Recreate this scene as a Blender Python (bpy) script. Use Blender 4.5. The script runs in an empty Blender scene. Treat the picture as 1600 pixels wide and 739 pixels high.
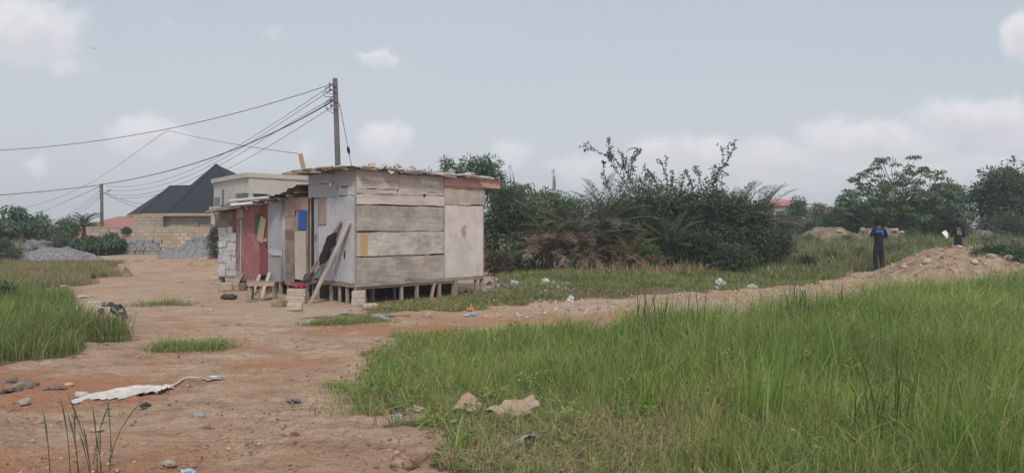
import bpy, bmesh, math, random
import numpy as np
from mathutils import Vector, Matrix, noise as mnoise
random.seed(7); RNG = np.random.default_rng(11)
S = bpy.context.scene; COL = S.collection
F, H, HV = 1200.0, 1.6, 352.0        # focal length in photo pixels, eye height, horizon row
rad = math.radians

# ------------------------------------------------------------------ noise and ground
_perm = np.random.default_rng(3).random((256, 256))
def vnoise(x, y):
    x = np.asarray(x, float); y = np.asarray(y, float)
    xi = np.floor(x).astype(int); yi = np.floor(y).astype(int)
    fx = x - xi; fy = y - yi
    fx = fx*fx*(3-2*fx); fy = fy*fy*(3-2*fy)
    g = lambda a, b: _perm[a % 256, b % 256]
    return (g(xi, yi)*(1-fx)+g(xi+1, yi)*fx)*(1-fy)+(g(xi, yi+1)*(1-fx)+g(xi+1, yi+1)*fx)*fy
def fbm(x, y, o=4):
    s = 0; a = .5; t = 0
    for k in range(o):
        s = s+a*vnoise(x*2**k+17.3*k, y*2**k+9.1*k); t += a; a *= .5
    return s/t
def gz(x, y):
    x = np.asarray(x, float); y = np.asarray(y, float)
    n = (fbm(x*.35+5, y*.35, 2)-.5)*.10+(fbm(x*1.3, y*1.3+8, 3)-.5)*.05+(fbm(x*5.5+3, y*5.5, 3)-.5)*.030
    n = n+(np.abs(fbm(x*2.6+31, y*1.6+4, 3)-.5))*.035
    return n*np.clip(40/np.maximum(np.abs(y), 1), .15, 1)
def gzf(x, y): return float(gz(x, y))
def P(u, v, Y): return Vector(((u-800)/F*Y, Y, H-(v-HV)/F*Y))
def X(u, Y): return (u-800)/F*Y
def Zv(v, Y): return H-(v-HV)/F*Y
def G(u, v, dz=0):
    Y = F*H/(v-HV); x = (u-800)/F*Y
    return Vector((x, Y, gzf(x, Y)+dz))
def inpoly(px, py, poly):
    r = np.zeros(np.shape(px), bool); n = len(poly); j = n-1
    for i in range(n):
        xi, yi = poly[i]; xj, yj = poly[j]
        c = ((yi > py) != (yj > py)) & (px < (xj-xi)*(py-yi)/((yj-yi) or 1e-9)+xi)
        r ^= c; j = i
    return r

# ------------------------------------------------------------------ object helpers
def tag(o, label=None, cat=None, group=None, kind=None):
    if label: o['label'] = label
    if cat: o['category'] = cat
    if group: o['group'] = group
    if kind: o['kind'] = kind
    return o
def thing(name, label, cat, loc=(0, 0, 0), rz=0, group=None):
    o = bpy.data.objects.new(name, None); COL.objects.link(o)
    o.location = loc; o.rotation_euler = (0, 0, rz); o.empty_display_size = .1
    return tag(o, label, cat, group)
def link(name, me, parent=None, loc=None):
    o = bpy.data.objects.new(name, me); COL.objects.link(o)
    if parent is not None: o.parent = parent
    if loc is not None: o.location = loc
    return o
def copy_tree(o, parent=None):
    c = o.copy(); COL.objects.link(c)
    if parent is not None: c.parent = parent
    for ch in list(o.children): copy_tree(ch, c)
    return c

def raw_mesh(name, V, faces_n, loops, mats, col=None, smooth=False, midx=None):
    """V (n,3); faces_n = verts per face (array); loops flat"""
    me = bpy.data.meshes.new(name)
    V = np.asarray(V, np.float32); loops = np.asarray(loops, np.int32); fn = np.asarray(faces_n, np.int32)
    me.vertices.add(len(V)); me.vertices.foreach_set('co', V.ravel())
    me.loops.add(len(loops)); me.loops.foreach_set('vertex_index', loops)
    me.polygons.add(len(fn))
    me.polygons.foreach_set('loop_start', np.concatenate([[0], np.cumsum(fn)[:-1]]).astype(np.int32))
    if midx is not None: me.polygons.foreach_set('material_index', np.asarray(midx, np.int32))
    if smooth: me.polygons.foreach_set('use_smooth', np.ones(len(fn), bool))
    for m in (mats if isinstance(mats, (list, tuple)) else [mats]): me.materials.append(m)
    if col is not None:
        a = me.attributes.new('Col', 'FLOAT_COLOR', 'POINT')
        c = np.ones((len(V), 4), np.float32); c[:, :3] = col
        a.data.foreach_set('color', c.ravel())
    me.update(calc_edges=True); me.validate()
    return me

class MB:
    """collects shapes into one mesh"""
    def __init__(s): s.v = []; s.f = []; s.m = []; s.mi = 0; s.sm = []
    def add(s, vs, fs, M=None, smooth=False):
        b = len(s.v)
        for p in vs:
            p = Vector(p); s.v.append(tuple(M @ p) if M is not None else tuple(p))
        for f in fs: s.f.append([b+i for i in f]); s.m.append(s.mi); s.sm.append(smooth)
        return s
    def box(s, x0, x1, y0, y1, z0, z1, M=None, jit=0):
        j = (lambda: random.uniform(-jit, jit)) if jit else (lambda: 0)
        vs = [(x+j(), y+j(), z+j()) for z in (z0, z1) for y in (y0, y1) for x in (x0, x1)]
        fs = [(0, 2, 3, 1), (4, 5, 7, 6), (0, 1, 5, 4), (2, 6, 7, 3), (0, 4, 6, 2), (1, 3, 7, 5)]
        return s.add(vs, fs, M)
    def bar(s, a, b, w, h, roll=0, taper=1):
        a = Vector(a); b = Vector(b); d = b-a; L = d.length
        q = d.to_track_quat('X', 'Z').to_matrix().to_4x4()
        M = Matrix.Translation(a) @ q @ Matrix.Rotation(roll, 4, 'X')
        t = taper
        vs = [(0, -w/2, -h/2), (0, w/2, -h/2), (0, w/2, h/2), (0, -w/2, h/2), (L, -w/2*t, -h/2*t), (L, w/2*t, -h/2*t), (L, w/2*t, h/2*t), (L, -w/2*t, h/2*t)]
        return s.add(vs, [(0, 3, 2, 1), (4, 5, 6, 7), (0, 1, 5, 4), (1, 2, 6, 5), (2, 3, 7, 6), (3, 0, 4, 7)], M)
    def tube(s, pts, rr, n=6, cap=True):
        pts = [Vector(p) for p in pts]
        if not isinstance(rr, (list, tuple)): rr = [rr]*len(pts)
        vs = []; fs = []
        up = Vector((.13, .21, 1)).normalized()
        for i, p in enumerate(pts):
            d = (pts[min(i+1, len(pts)-1)]-pts[max(i-1, 0)])
            d = d.normalized() if d.length > 1e-9 else Vector((0, 0, 1))
            a = d.cross(up if abs(d.dot(up)) < .98 else Vector((1, 0, 0))).normalized(); b = d.cross(a)
            for k in range(n):
                t = 2*math.pi*k/n
                vs.append(p+(a*math.cos(t)+b*math.sin(t))*rr[i])
        for i in range(len(pts)-1):
            for k in range(n):
                k2 = (k+1) % n
                fs.append((i*n+k, i*n+k2, (i+1)*n+k2, (i+1)*n+k))
        if cap: fs.append(tuple(range(n))[::-1]); fs.append(tuple(range((len(pts)-1)*n, len(pts)*n)))
        return s.add(vs, fs, None, True)
    def prism(s, poly, z0, z1, M=None):
        n = len(poly)
        vs = [(x, y, z0) for x, y in poly]+[(x, y, z1) for x, y in poly]
        fs = [tuple(range(n))[::-1], tuple(range(n, 2*n))]+[(i, (i+1) % n, n+(i+1) % n, n+i) for i in range(n)]
        return s.add(vs, fs, M)
    def blob(s, c, r, sub=2, amp=.25, sc=2.0, seed=0, rot=0, flat=None):
        bm = bmesh.new(); bmesh.ops.create_icosphere(bm, subdivisions=sub, radius=1)
        vs = []
        R = Matrix.Rotation(rot, 3, 'Z')
        for v in bm.verts:
            k = 1+amp*mnoise.noise(v.co*sc+Vector((seed*3.7, seed*1.3, seed*7.1)))*1.6
            p = R @ Vector((v.co.x*k*r[0], v.co.y*k*r[1], v.co.z*k*r[2]))
            if flat is not None and p.z < flat: p.z = flat
            vs.append(p+Vector(c))
        fs = [[v.index for v in f.verts] for f in bm.faces]; bm.free()
        return s.add(vs, fs)
    def build(s, name, mats, parent=None, smooth=None, loc=None, bevel=0):
        me = bpy.data.meshes.new(name); me.from_pydata(s.v, [], s.f)
        for m in (mats if isinstance(mats, (list, tuple)) else [mats]): me.materials.append(m)
        me.polygons.foreach_set('material_index', s.m)
        me.polygons.foreach_set('use_smooth', [bool(smooth)]*len(s.f) if smooth is not None else s.sm)
        me.update()
        if bevel:
            bm = bmesh.new(); bm.from_mesh(me)
            bmesh.ops.bevel(bm, geom=[e for e in bm.edges], offset=bevel, segments=1, affect='EDGES', clamp_overlap=True)
            bm.to_mesh(me); bm.free()
        return link(name, me, parent, loc)

# ------------------------------------------------------------------ materials
class NT:
    def __init__(s, name):
        s.m = bpy.data.materials.new(name); s.m.use_nodes = True
        s.t = s.m.node_tree; s.N = s.t.nodes; s.L = s.t.links; s.b = s.N['Principled BSDF']
    def n(s, typ, **kw):
        x = s.N.new(typ)
        for k, v in kw.items(): setattr(x, k, v)
        return x
    def l(s, a, b): s.L.new(a, b)
    def coords(s, scale=(1, 1, 1), rnd=True):
        tc = s.n('ShaderNodeTexCoord'); mp = s.n('ShaderNodeMapping'); mp.inputs['Scale'].default_value = scale
        s.l(tc.outputs['Object'], mp.inputs['Vector'])
        if rnd:
            oi = s.n('ShaderNodeObjectInfo'); mu = s.n('ShaderNodeVectorMath', operation='SCALE')
            cx = s.n('ShaderNodeCombineXYZ')
            s.l(oi.outputs['Random'], cx.inputs[0]); s.l(oi.outputs['Random'], cx.inputs[1]); s.l(oi.outputs['Random'], cx.inputs[2])
            s.l(cx.outputs[0], mu.inputs[0]); mu.inputs['Scale'].default_value = 37
            s.l(mu.outputs[0], mp.inputs['Location'])
        return mp.outputs[0]
    def noise(s, vec, scale, detail=5, rough=.6, dist=0):
        x = s.n('ShaderNodeTexNoise'); x.inputs['Scale'].default_value = scale; x.inputs['Detail'].default_value = detail
        x.inputs['Roughness'].default_value = rough; x.inputs['Distortion'].default_value = dist
        s.l(vec, x.inputs['Vector']); return x.outputs['Fac']
    def ramp(s, fac, stops):
        r = s.n('ShaderNodeValToRGB'); e = r.color_ramp.elements
        while len(e) < len(stops): e.new(.5)
        for i, (p, c) in enumerate(stops):
            e[i].position = p; e[i].color = (*c, 1) if len(c) == 3 else c
        s.l(fac, r.inputs[0]); return r.outputs[0]
    def mix(s, fac, a, b, mode='MIX'):
        x = s.n('ShaderNodeMix', data_type='RGBA', blend_type=mode)
        for sock, val in ((0, fac), (6, a), (7, b)):
            if isinstance(val, bpy.types.NodeSocket): s.l(val, x.inputs[sock])
            else: x.inputs[sock].default_value = val if sock == 0 else (*val, 1)
        return x.outputs[2]
    def bump(s, fac, strength, dist=.02):
        b = s.n('ShaderNodeBump'); b.inputs['Strength'].default_value = strength; b.inputs['Distance'].default_value = dist
        s.l(fac, b.inputs['Height']); s.l(b.outputs[0], s.b.inputs['Normal'])
    def fin(s, col, rough=.85, spec=.25, metal=0):
        if isinstance(col, bpy.types.NodeSocket): s.l(col, s.b.inputs['Base Color'])
        else: s.b.inputs['Base Color'].default_value = (*col, 1)
        s.b.inputs['Roughness'].default_value = rough; s.b.inputs['Specular IOR Level'].default_value = spec
        s.b.inputs['Metallic'].default_value = metal
        return s.m

def mat_mottle(name, c1, c2, scale=6, rough=.85, bump=.4, stretch=(1, 1, 1), c3=None, spec=.25, bscale=None, metal=0, bd=.01):
    t = NT(name); vec = t.coords(stretch)
    n1 = t.noise(vec, scale, 6, .65)
    st = [(.36, c1), (.64, c2)]
    if c3: st = [(.3, c1), (.52, c2), (.72, c3)]
    c = t.ramp(n1, st)
    if bump: t.bump(t.noise(vec, bscale or scale*3, 5, .7), bump, bd)
    return t.fin(c, rough, spec, metal)
def mat_wood(name, base, dark, pale, axis='x', amt=.5, stain=.5, paint=None, paint_amt=.5):
    """weathered board: grain along an axis, big blotches, stains with a shape of their own, chipped paint"""
    t = NT(name)
    sc = {'x': (1.2, 22, 22), 'z': (22, 22, 1.2), 'y': (22, 1.2, 22)}[axis]
    vg = t.coords(sc); vb = t.coords((1, 1, 1)); vs = t.coords({'x': (2.2, 5, 5), 'z': (7, 7, 1.6), 'y': (5, 2.2, 5)}[axis])
    grain = t.noise(vg, 1.6, 6, .7, .3); blot = t.noise(vb, 2.3, 5, .6, .4); st = t.noise(vs, 1.3, 6, .72, .5)
    c = t.mix(t.ramp(grain, [(.35, (0, 0, 0)), (.68, (1, 1, 1))]), base, pale)
    c = t.mix(t.ramp(blot, [(.38, (0, 0, 0)), (.66, (amt, amt, amt))]), c, dark)
    if paint:
        pm = t.noise(vs, 2.6, 8, .75, .6)
        e = .62-.3*paint_amt
        c = t.mix(t.ramp(pm, [(e, (0, 0, 0)), (e+.05, (.9, .9, .9))]), c, t.mix(t.ramp(blot, [(.3, (0, 0, 0)), (.7, (1, 1, 1))]), paint, tuple(x*.78 for x in paint)))
    c = t.mix(t.ramp(st, [(.58, (0, 0, 0)), (.74, (stain, stain, stain))]), c, tuple(x*.45 for x in dark))
    fine = t.noise(vb, 45, 4, .8)
    c = t.mix(t.ramp(fine, [(.3, (.16, .16, .16)), (.55, (0, 0, 0))]), c, tuple(x*.5 for x in dark))
    vk = t.coords({'x': (1.6, 30, 30), 'z': (30, 30, 1.6), 'y': (30, 1.6, 30)}[axis]); ck = t.noise(vk, 2.1, 7, .8, .8)
    c = t.mix(t.ramp(ck, [(.34, (.75, .75, .75)), (.42, (0, 0, 0))]), c, tuple(x*.42 for x in dark))
    c = t.mix(t.ramp(ck, [(.60, (0, 0, 0)), (.70, (.5, .5, .5))]), c, tuple(min(1, x*1.12) for x in pale))
    t.bump(grain, .5, .006)
    return t.fin(c, .9, .15)
def mat_plain(name, c, rough=.7, spec=.3, metal=0, var=.12):
    return mat_mottle(name, tuple(x*(1-var) for x in c), tuple(min(1, x*(1+var)) for x in c), 9, rough, .15, spec=spec, metal=metal)
def mat_leaf(name, transl=.3, rough=.55):
    t = NT(name); a = t.n('ShaderNodeAttribute', attribute_name='Col')
    t.l(a.outputs['Color'], t.b.inputs['Base Color']); t.b.inputs['Roughness'].default_value = rough
    t.b.inputs['Specular IOR Level'].default_value = .22
    tr = t.n('ShaderNodeBsdfTranslucent'); hs = t.n('ShaderNodeHueSaturation'); hs.inputs['Value'].default_value = 1.25; hs.inputs['Saturation'].default_value = 1.1
    t.l(a.outputs['Color'], hs.inputs['Color']); t.l(hs.outputs[0], tr.inputs[0])
    mx = t.n('ShaderNodeMixShader'); mx.inputs[0].default_value = transl
    t.l(t.b.outputs[0], mx.inputs[1]); t.l(tr.outputs[0], mx.inputs[2]); t.l(mx.outputs[0], t.N['Material Output'].inputs[0])
    return t.m
LEAF = mat_leaf('leaf'); GRASS = mat_leaf('grass_blade', .28, .6); DRYLEAF = mat_leaf('dry_leaf', .12, .85)
BARK = mat_mottle('bark', (.07, .055, .045), (.17, .14, .115), 9, .95, .8, (1, 1, .25), bd=.03)
BARKP = mat_mottle('bark_pale', (.16, .13, .10), (.28, .24, .19), 9, .95, .8, (1, 1, .25), bd=.03)

# ------------------------------------------------------------------ foliage
def pick(pal, n, var=.15):
    pal = np.array(pal); c = pal[RNG.integers(0, len(pal), n)]
    w = RNG.random((n, 1))
    c2 = pal[RNG.integers(0, len(pal), n)]
    c = c*w+c2*(1-w)
    return c*(1+RNG.normal(0, var, (n, 1))).clip(.5, 1.6)
def norm(a): return a/np.maximum(np.linalg.norm(a, axis=1, keepdims=True), 1e-9)
def leaf_mesh(name, pos, d, up, L, W, col, mat=None):
    """folded pointed leaves: five vertices, four triangles each"""
    pos = np.asarray(pos); n = len(pos); d = norm(np.asarray(d)); up = np.asarray(up)
    L = np.broadcast_to(L, (n,))[:, None]; W = np.broadcast_to(W, (n,))[:, None]
    s = norm(np.cross(d, up)+1e-6); nn = np.cross(s, d)
    mid = pos+d*L*.45+nn*L*.06
    V = np.stack([pos, mid+s*W*.5-nn*W*.16, pos+d*L-nn*L*.05, mid-s*W*.5-nn*W*.16, mid], 1).reshape(-1, 3)
    base = (np.arange(n)*5)[:, None]
    tri = np.array([[0, 1, 4], [1, 2, 4], [2, 3, 4], [3, 0, 4]])
    loops = (base[:, :, None]+tri[None]).reshape(-1)
    return raw_mesh(name, V, np.full(n*4, 3), loops, mat or LEAF, np.repeat(col, 5, 0))
def cat(l): return np.concatenate(l, 0)

def clump_leaves(cs, cr, per, L, W, pal, out=None, droop=.35, hull=None):
    """leaves thrown round clump centres cs"""
    cs = np.asarray(cs); k = len(cs); n = k*per
    ci = np.repeat(np.arange(k), per)
    off = RNG.normal(0, 1, (n, 3)); off /= np.maximum(np.linalg.norm(off, axis=1, keepdims=True), 1e-6)
    r = RNG.random((n, 1))**.45*np.repeat(np.broadcast_to(cr, (k,)), per)[:, None]
    off = off*r*np.array([1, 1, .8])
    pos = cs[ci]+off
    d = norm(off)+RNG.normal(0, .5, (n, 3))
    if out is not None: d = d+norm(pos-np.asarray(out)[None])*.6
    d[:, 2] -= droop
    up = RNG.normal(0, .45, (n, 3)); up[:, 2] += 1
    cc = pick(pal, k, .22)[ci]*.55+pick(pal, n, .2)*.45
    return pos, d, up, L*RNG.uniform(.65, 1.3, n), W*RNG.uniform(.7, 1.25, n), cc

def bush(name, label, cat_, u, Y, vtop, width, pal, n=70, per=60, L=.11, W=.05, cr=.33, base=0.0, depth=None, group=None, droop=.35, trunk_h=.0, stems=10, seed=0, bark=None, hollow=.35, x=None, zbase=None, lump=.35):
    """a shrub or small tree: stems reaching into an uneven crown of leaf clumps"""
    rs = np.random.default_rng(seed+100)
    x = X(u, Y) if x is None else x; zt = Zv(vtop, Y); z0 = gzf(x, Y) if zbase is None else zbase
    rx = width/2; ry = (depth or width)/2; hgt = zt-z0
    root = thing(name, label, cat_, (x, Y, z0), 0, group)
    zb = base*hgt; cz = (zb+hgt)/2; rz = (hgt-zb)/2
    cs = []
    lob = rs.normal(0, 1, (7, 3)); lob /= np.linalg.norm(lob, axis=1, keepdims=True)
    while len(cs) < n:
        p = rs.normal(0, 1, 3); p /= np.linalg.norm(p)
        k = 1-lump*1.5*(1-max(0.0, float(np.max(lob @ p)))**2)+rs.normal(0, .06)
        q = p*k*(hollow+(1-hollow)*rs.random()**.4)
        pt = np.array([q[0]*max(rx-cr*.6, .1), q[1]*max(ry-cr*.6, .1), cz+q[2]*max(rz-cr*.5, .1)])
        if pt[2] > .05: cs.append(pt)
    cs = np.array(cs)
    crs = cr*rs.uniform(.6, 1.25, n)
    link('crown', leaf_mesh('crown', *clump_leaves(cs, crs, per, L, W, pal, (0, 0, cz*.6), droop)), root)
    m = MB()
    if trunk_h:
        r0 = max(.05, hgt*.022)
        m.tube([(0, 0, -.1), (.03*hgt*.2, 0, trunk_h*.5), (0, .02, trunk_h)], [r0*1.3, r0, r0*.85], 8)
    for i in rs.choice(n, min(stems, n), replace=False):
        e = Vector(cs[i]); b = Vector((0, 0, trunk_h)) if trunk_h else Vector((rs.normal(0, .12*rx), rs.normal(0, .12*ry), -.05))
        mid = b.lerp(e, .5)+Vector((rs.normal(0, .08), rs.normal(0, .08), .12*hgt*.5))
        r0 = max(.012, hgt*.008)
        m.tube([b, mid, e], [r0, r0*.7, r0*.3], 5)
    m.build('trunk' if trunk_h else 'stems', bark or BARK, root)
    return root

def frond_parts(org, az, el, L, droop, n=26, ll=.34, lw=.028, curl=0, vee=.5, mess=.10):
    t = np.linspace(0, 1, n)
    ang = el-droop*t**1.3
    ds = np.stack([np.cos(ang)*np.cos(az+curl*t), np.cos(ang)*np.sin(az+curl*t), np.sin(ang)], 1)
    pts = np.asarray(org)+np.concatenate([[[0, 0, 0]], np.cumsum(ds[:-1]*L/n, 0)])
    side = norm(np.cross(ds, np.array([[0, 0, 1.0]]))+1e-6); up = np.cross(side, ds)
    prof = np.sin(np.pi*(t*.86+.10))**.6
    a = slice(2, None)
    P_, D_, U_, L_ = [], [], [], []
    for sg in (-1, 1):
        d = ds*.75+side*sg*1.0+up*vee*.55+RNG.normal(0, mess, ds.shape)
        P_.append(pts[a]); D_.append(d[a]); U_.append((up+side*sg*-.4)[a]); L_.append((ll*prof*RNG.uniform(.8, 1.15, n))[a])
    return pts, cat(P_), cat(D_), cat(U_), np.concatenate(L_), lw
def palm(name, label, u, Y, vbase, n, L, pal, dead=0, trunk_h=.5, group=None, seed=0, ll=.34, deadpal=None, elmin=.2, x=None, lw=.03, droop=1.0, trunk_r=.14, dr=(-.35, .6)):
    rs = np.random.default_rng(seed+500)
    x = X(u, Y) if x is None else x; z0 = gzf(x, Y) if vbase is None else Zv(vbase, Y)
    z0 = max(z0, gzf(x, Y))
    root = thing(name, label, 'palm', (x, Y, z0), 0, group)
    m = MB(); m.tube([(0, 0, -.1), (0, 0, trunk_h*.6), (0, 0, trunk_h)], [trunk_r*1.1, trunk_r, trunk_r*.8], 8); tr = m.build('trunk', BARK, root)
    def fr(cnt, e0, e1, dr, pal_, nm, Ls, mat):
        A = [[], [], [], [], []]; r = MB()
        for i in range(cnt):
            az = 2*math.pi*(i*.382+rs.random()*.15); el = rs.uniform(e0, e1)
            pts, p, d, up, l_, w = frond_parts((0, 0, trunk_h), az, el, Ls*rs.uniform(.75, 1.1), dr*rs.uniform(.7, 1.3), 30, ll, lw, rs.normal(0, .2 if mat is LEAF else .5), mess=.10 if mat is LEAF else .38)
            A[0].append(p); A[1].append(d); A[2].append(up); A[3].append(l_); A[4].append(np.repeat(pick(pal_, 1, .15), len(p), 0)*RNG.uniform(.8, 1.2, (len(p), 1)))
            r.tube([Vector(q) for q in pts[::4]], [.016*(1-.8*k/len(pts[::4])) for k in range(len(pts[::4]))], 4)
        c = link(nm, leaf_mesh(nm, cat(A[0]), cat(A[1]), cat(A[2]), np.concatenate(A[3]), lw, cat(A[4]), mat), root)
        r.build('midribs', BARKP, c)
    if n: fr(n, elmin, 1.45, droop, pal, 'crown', L, LEAF)
    if dead: fr(dead, dr[0], dr[1], 1.15, deadpal or DEADPAL, 'dead_fronds', L*.85, DRYLEAF)
    return root
DEADPAL = [(.20, .135, .085), (.26, .19, .12), (.13, .085, .06), (.19, .11, .085)]

def rosette_tree(name, label, u, Y, vtop, width, pal, tips=60, trunk_u=None, leaf=.22, group=None, seed=0, per=26, fork=.35, x=None, crown_base=.35, cat_='tree', trunk_r=.09, flat=.55, bark=None, leafw=.32, rr=.3, fill=0, fillz=(.62, .93)):
    """open-branched tree: forking limbs, each tip carrying an umbrella of drooping leaves"""
    rs = np.random.default_rng(seed+900)
    x = X(u, Y) if x is None else x; z0 = gzf(x, Y); hgt = Zv(vtop, Y)-z0
    root = thing(name, label, cat_, (x, Y, z0), 0, group)
    T = []
    while len(T) < tips:
        a = rs.random()*2*math.pi; r = math.sqrt(rs.random())
        zz = crown_base+(1-crown_base)*(1-.75*r**2.2)*(1-rs.random()**2*.75)
        T.append(np.array([math.cos(a)*r*width/2, math.sin(a)*r*width/2, hgt*zz*rs.uniform(.93, 1.0)]))
    T = np.array(T)
    m = MB(); fk = Vector((0, 0, hgt*fork)); m.tube([(0, 0, -.15), (.04, 0, hgt*fork*.5), fk], [trunk_r*1.35, trunk_r, trunk_r*.9], 8)
    K = max(4, tips//8)
    hubs = T[rs.choice(tips, K, replace=False)]*np.array([.5, .5, .72])
    for h in hubs:
        hv = Vector(h); m.tube([fk, fk.lerp(hv, .5)+Vector((0, 0, .06*hgt)), hv], [trunk_r*.6, trunk_r*.45, trunk_r*.3], 6)
    for t in T:
        h = Vector(hubs[np.argmin(((hubs-t)**2).sum(1))]); e = Vector(t)
        m.tube([h, h.lerp(e, .55)+Vector((0, 0, -.03*hgt)), e], [trunk_r*.28, trunk_r*.2, trunk_r*.09], 5)
    m.build('trunk', bark or BARK, root)
    n = tips*per; ci = np.repeat(np.arange(tips), per)
    a = RNG.random(n)*2*math.pi; q = RNG.random(n)**.6
    o = np.stack([np.cos(a)*q, np.sin(a)*q, flat*(.9-1.1*q**2)+RNG.normal(0, .13, n)], 1)*rr*RNG.uniform(.7, 1.25, tips)[ci][:, None]
    pos = T[ci]+o
    d = np.stack([np.cos(a), np.sin(a), -.35-.7*q], 1)+RNG.normal(0, .22, (n, 3))
    up = np.stack([np.cos(a)*.35, np.sin(a)*.35, np.ones(n)], 1)
    c = pick(pal, tips, .2)[ci]*.6+pick(pal, n, .2)*.4
    A = [pos, d, up, leaf*RNG.uniform(.7, 1.25, n), leaf*leafw*RNG.uniform(.8, 1.2, n), c]
    if fill:
        cs = np.array([T[rs.integers(tips)]*np.array([.85, .85, 1])*rs.uniform(*fillz) for _ in range(fill)])
        B = clump_leaves(cs, .34, 34, leaf*.9, leaf*leafw, pal, (0, 0, hgt*.4))
        A = [np.concatenate([p_, np.asarray(q_)], 0) for p_, q_ in zip(A, B)]
    link('crown', leaf_mesh('crown', *A), root)
    return root

def twiggy(name, label, u, Y, shoots, pal, group=None, seed=0, leaf=.07, vb=420):
    """thorny shrub: long arching shoots set with small leaves; shoots = list of (u,v) tips"""
    rs = np.random.default_rng(seed+1300)
    x0 = X(u, Y); z0 = gzf(x0, Y)
    root = thing(name, label, 'shrub', (x0, Y, z0), 0, group)
    m = MB(); Pp, Dd, Cc = [], [], []
    def shoot(b, e, r, lvl):
        d = e-b; L = d.length
        sag = Vector((rs.normal(0, .05*L), rs.normal(0, .05*L), .06*L))
        pts = [b.lerp(e, t)+sag*math.sin(math.pi*t)*1.0+Vector((rs.normal(0, .02), rs.normal(0, .02), rs.normal(0, .02))) for t in np.linspace(0, 1, 8)]
        m.tube(pts, [r*(1-.8*i/7) for i in range(8)], 5)
        cnt = int(L*(50 if lvl else 30))
        for i in range(cnt):
            t = rs.uniform(.15 if lvl else .35, 1.0)
            k = t*7; i0 = min(int(k), 6); p = pts[i0].lerp(pts[i0+1], k-i0)
            Pp.append(p+Vector(rs.normal(0, .02, 3))); Dd.append(Vector(rs.normal(0, 1, 3))+d.normalized()*.7)
        if lvl < 2:
            for i in range(int(L*(5.0 if lvl == 0 else 2.2))):
                t = rs.uniform(.35, .96); k = t*7; i0 = min(int(k), 6); p = pts[i0].lerp(pts[i0+1], k-i0)
                q = p+(d.normalized()*.75+Vector(rs.normal(0, .60, 3))+Vector((0, 0, .18)))*L*rs.uniform(.12, .27)
                shoot(p, q, r*.45, lvl+1)
    for (bu, bv, su, sv) in shoots:
        yy = Y+rs.normal(0, .25); e = P(su, sv, yy)-Vector((x0, Y, z0)); b = P(bu, bv, yy)-Vector((x0, Y, z0)); g0 = Vector((rs.normal(0, .2), rs.normal(0, .2), .0))
        m.tube([g0, g0.lerp(b, .5)+Vector((rs.normal(0, .1), 0, .1)), b], [.035, .028, .02], 5)
        shoot(b, e, .018, 0)
    m.build('stems', BARK, root)
    n = len(Pp); up = RNG.normal(0, .6, (n, 3)); up[:, 2] += 1
    link('crown', leaf_mesh('crown', np.array(Pp), np.array(Dd), up, leaf*RNG.uniform(.7, 1.4, n), leaf*.6, pick(pal, n, .2)), root)
    return root

# ------------------------------------------------------------------ grass
def blades(name, x, y, h, w, col, lean=.35, seg=4, mat=None, z=None, tipcol=None, wind=(.10, 0), origin=(0, 0, 0)):
    n = len(x); z = gz(x, y)-.01 if z is None else z
    az = RNG.random(n)*2*math.pi; ln = np.abs(RNG.normal(lean, lean*.6, n))
    lx = np.cos(az)*ln+wind[0]; ly = np.sin(az)*ln+wind[1]
    fa = az+math.pi/2+RNG.normal(0, .9, n); sx = np.cos(fa); sy = np.sin(fa)
    t = np.linspace(0, 1, seg+1)
    V = np.zeros((n, seg*2+1, 3), np.float32); C = np.zeros((n, seg*2+1, 3), np.float32)
    sl = np.sqrt(lx**2+ly**2)
    for i, ti in enumerate(t):
        bend = ti**1.9
        cx = x+lx*h*bend; cy = y+ly*h*bend; czz = z+h*(ti-.42*np.minimum(sl, 1.6)*bend*ti)
        ww = w*(1-ti**2.2)*.5*(.75+.5*min(ti*3, 1)*.5)
        cc = col if tipcol is None else col*(1-ti**2)+tipcol*ti**2
        if i < seg:
            V[:, 2*i] = np.stack([cx-sx*ww, cy-sy*ww, czz], 1); V[:, 2*i+1] = np.stack([cx+sx*ww, cy+sy*ww, czz], 1)
            C[:, 2*i] = cc; C[:, 2*i+1] = cc
        else:
            V[:, 2*i] = np.stack([cx, cy, czz], 1); C[:, 2*i] = cc
    k = seg*2+1; b = (np.arange(n)*k)[:, None]
    q = np.array([[2*i, 2*i+1, 2*i+3, 2*i+2] for i in range(seg-1)]).ravel(); tr = np.array([2*seg-2, 2*seg-1, 2*seg])
    loops = np.concatenate([b+q[None], b+tr[None]], 1).ravel()
    fn = np.tile(np.array([4]*(seg-1)+[3]), n)
    V = V.reshape(-1, 3)-np.array(origin, np.float32)
    o = link(name, raw_mesh(name, V, fn, loops, mat or GRASS, C.reshape(-1, 3)), None, origin)
    return o
def sample(poly, n, p=1.5, ymax=None, jit=.25):
    a = np.array(poly); x0, y0 = a.min(0); x1, y1 = a.max(0); X_, Y_ = [], []; tot = 0
    while tot < n:
        m = n*3; r = RNG.random(m)
        if abs(p-1) < 1e-6: y = y0*(y1/y0)**r
        else: y = (y0**(1-p)+r*(y1**(1-p)-y0**(1-p)))**(1/(1-p))
        x = RNG.uniform(x0, x1, m)
        jx = x+(fbm(x*1.7+40, y*1.7, 3)-.5)*jit*4; jy = y+(fbm(x*1.7, y*1.7+70, 3)-.5)*jit*4
        k = inpoly(jx, jy, poly) & (np.abs(x) < .74*y+1.2)
        X_.append(x[k]); Y_.append(y[k]); tot += k.sum()
        if m and k.sum() == 0: break
    return np.concatenate(X_)[:n], np.concatenate(Y_)[:n]
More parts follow.
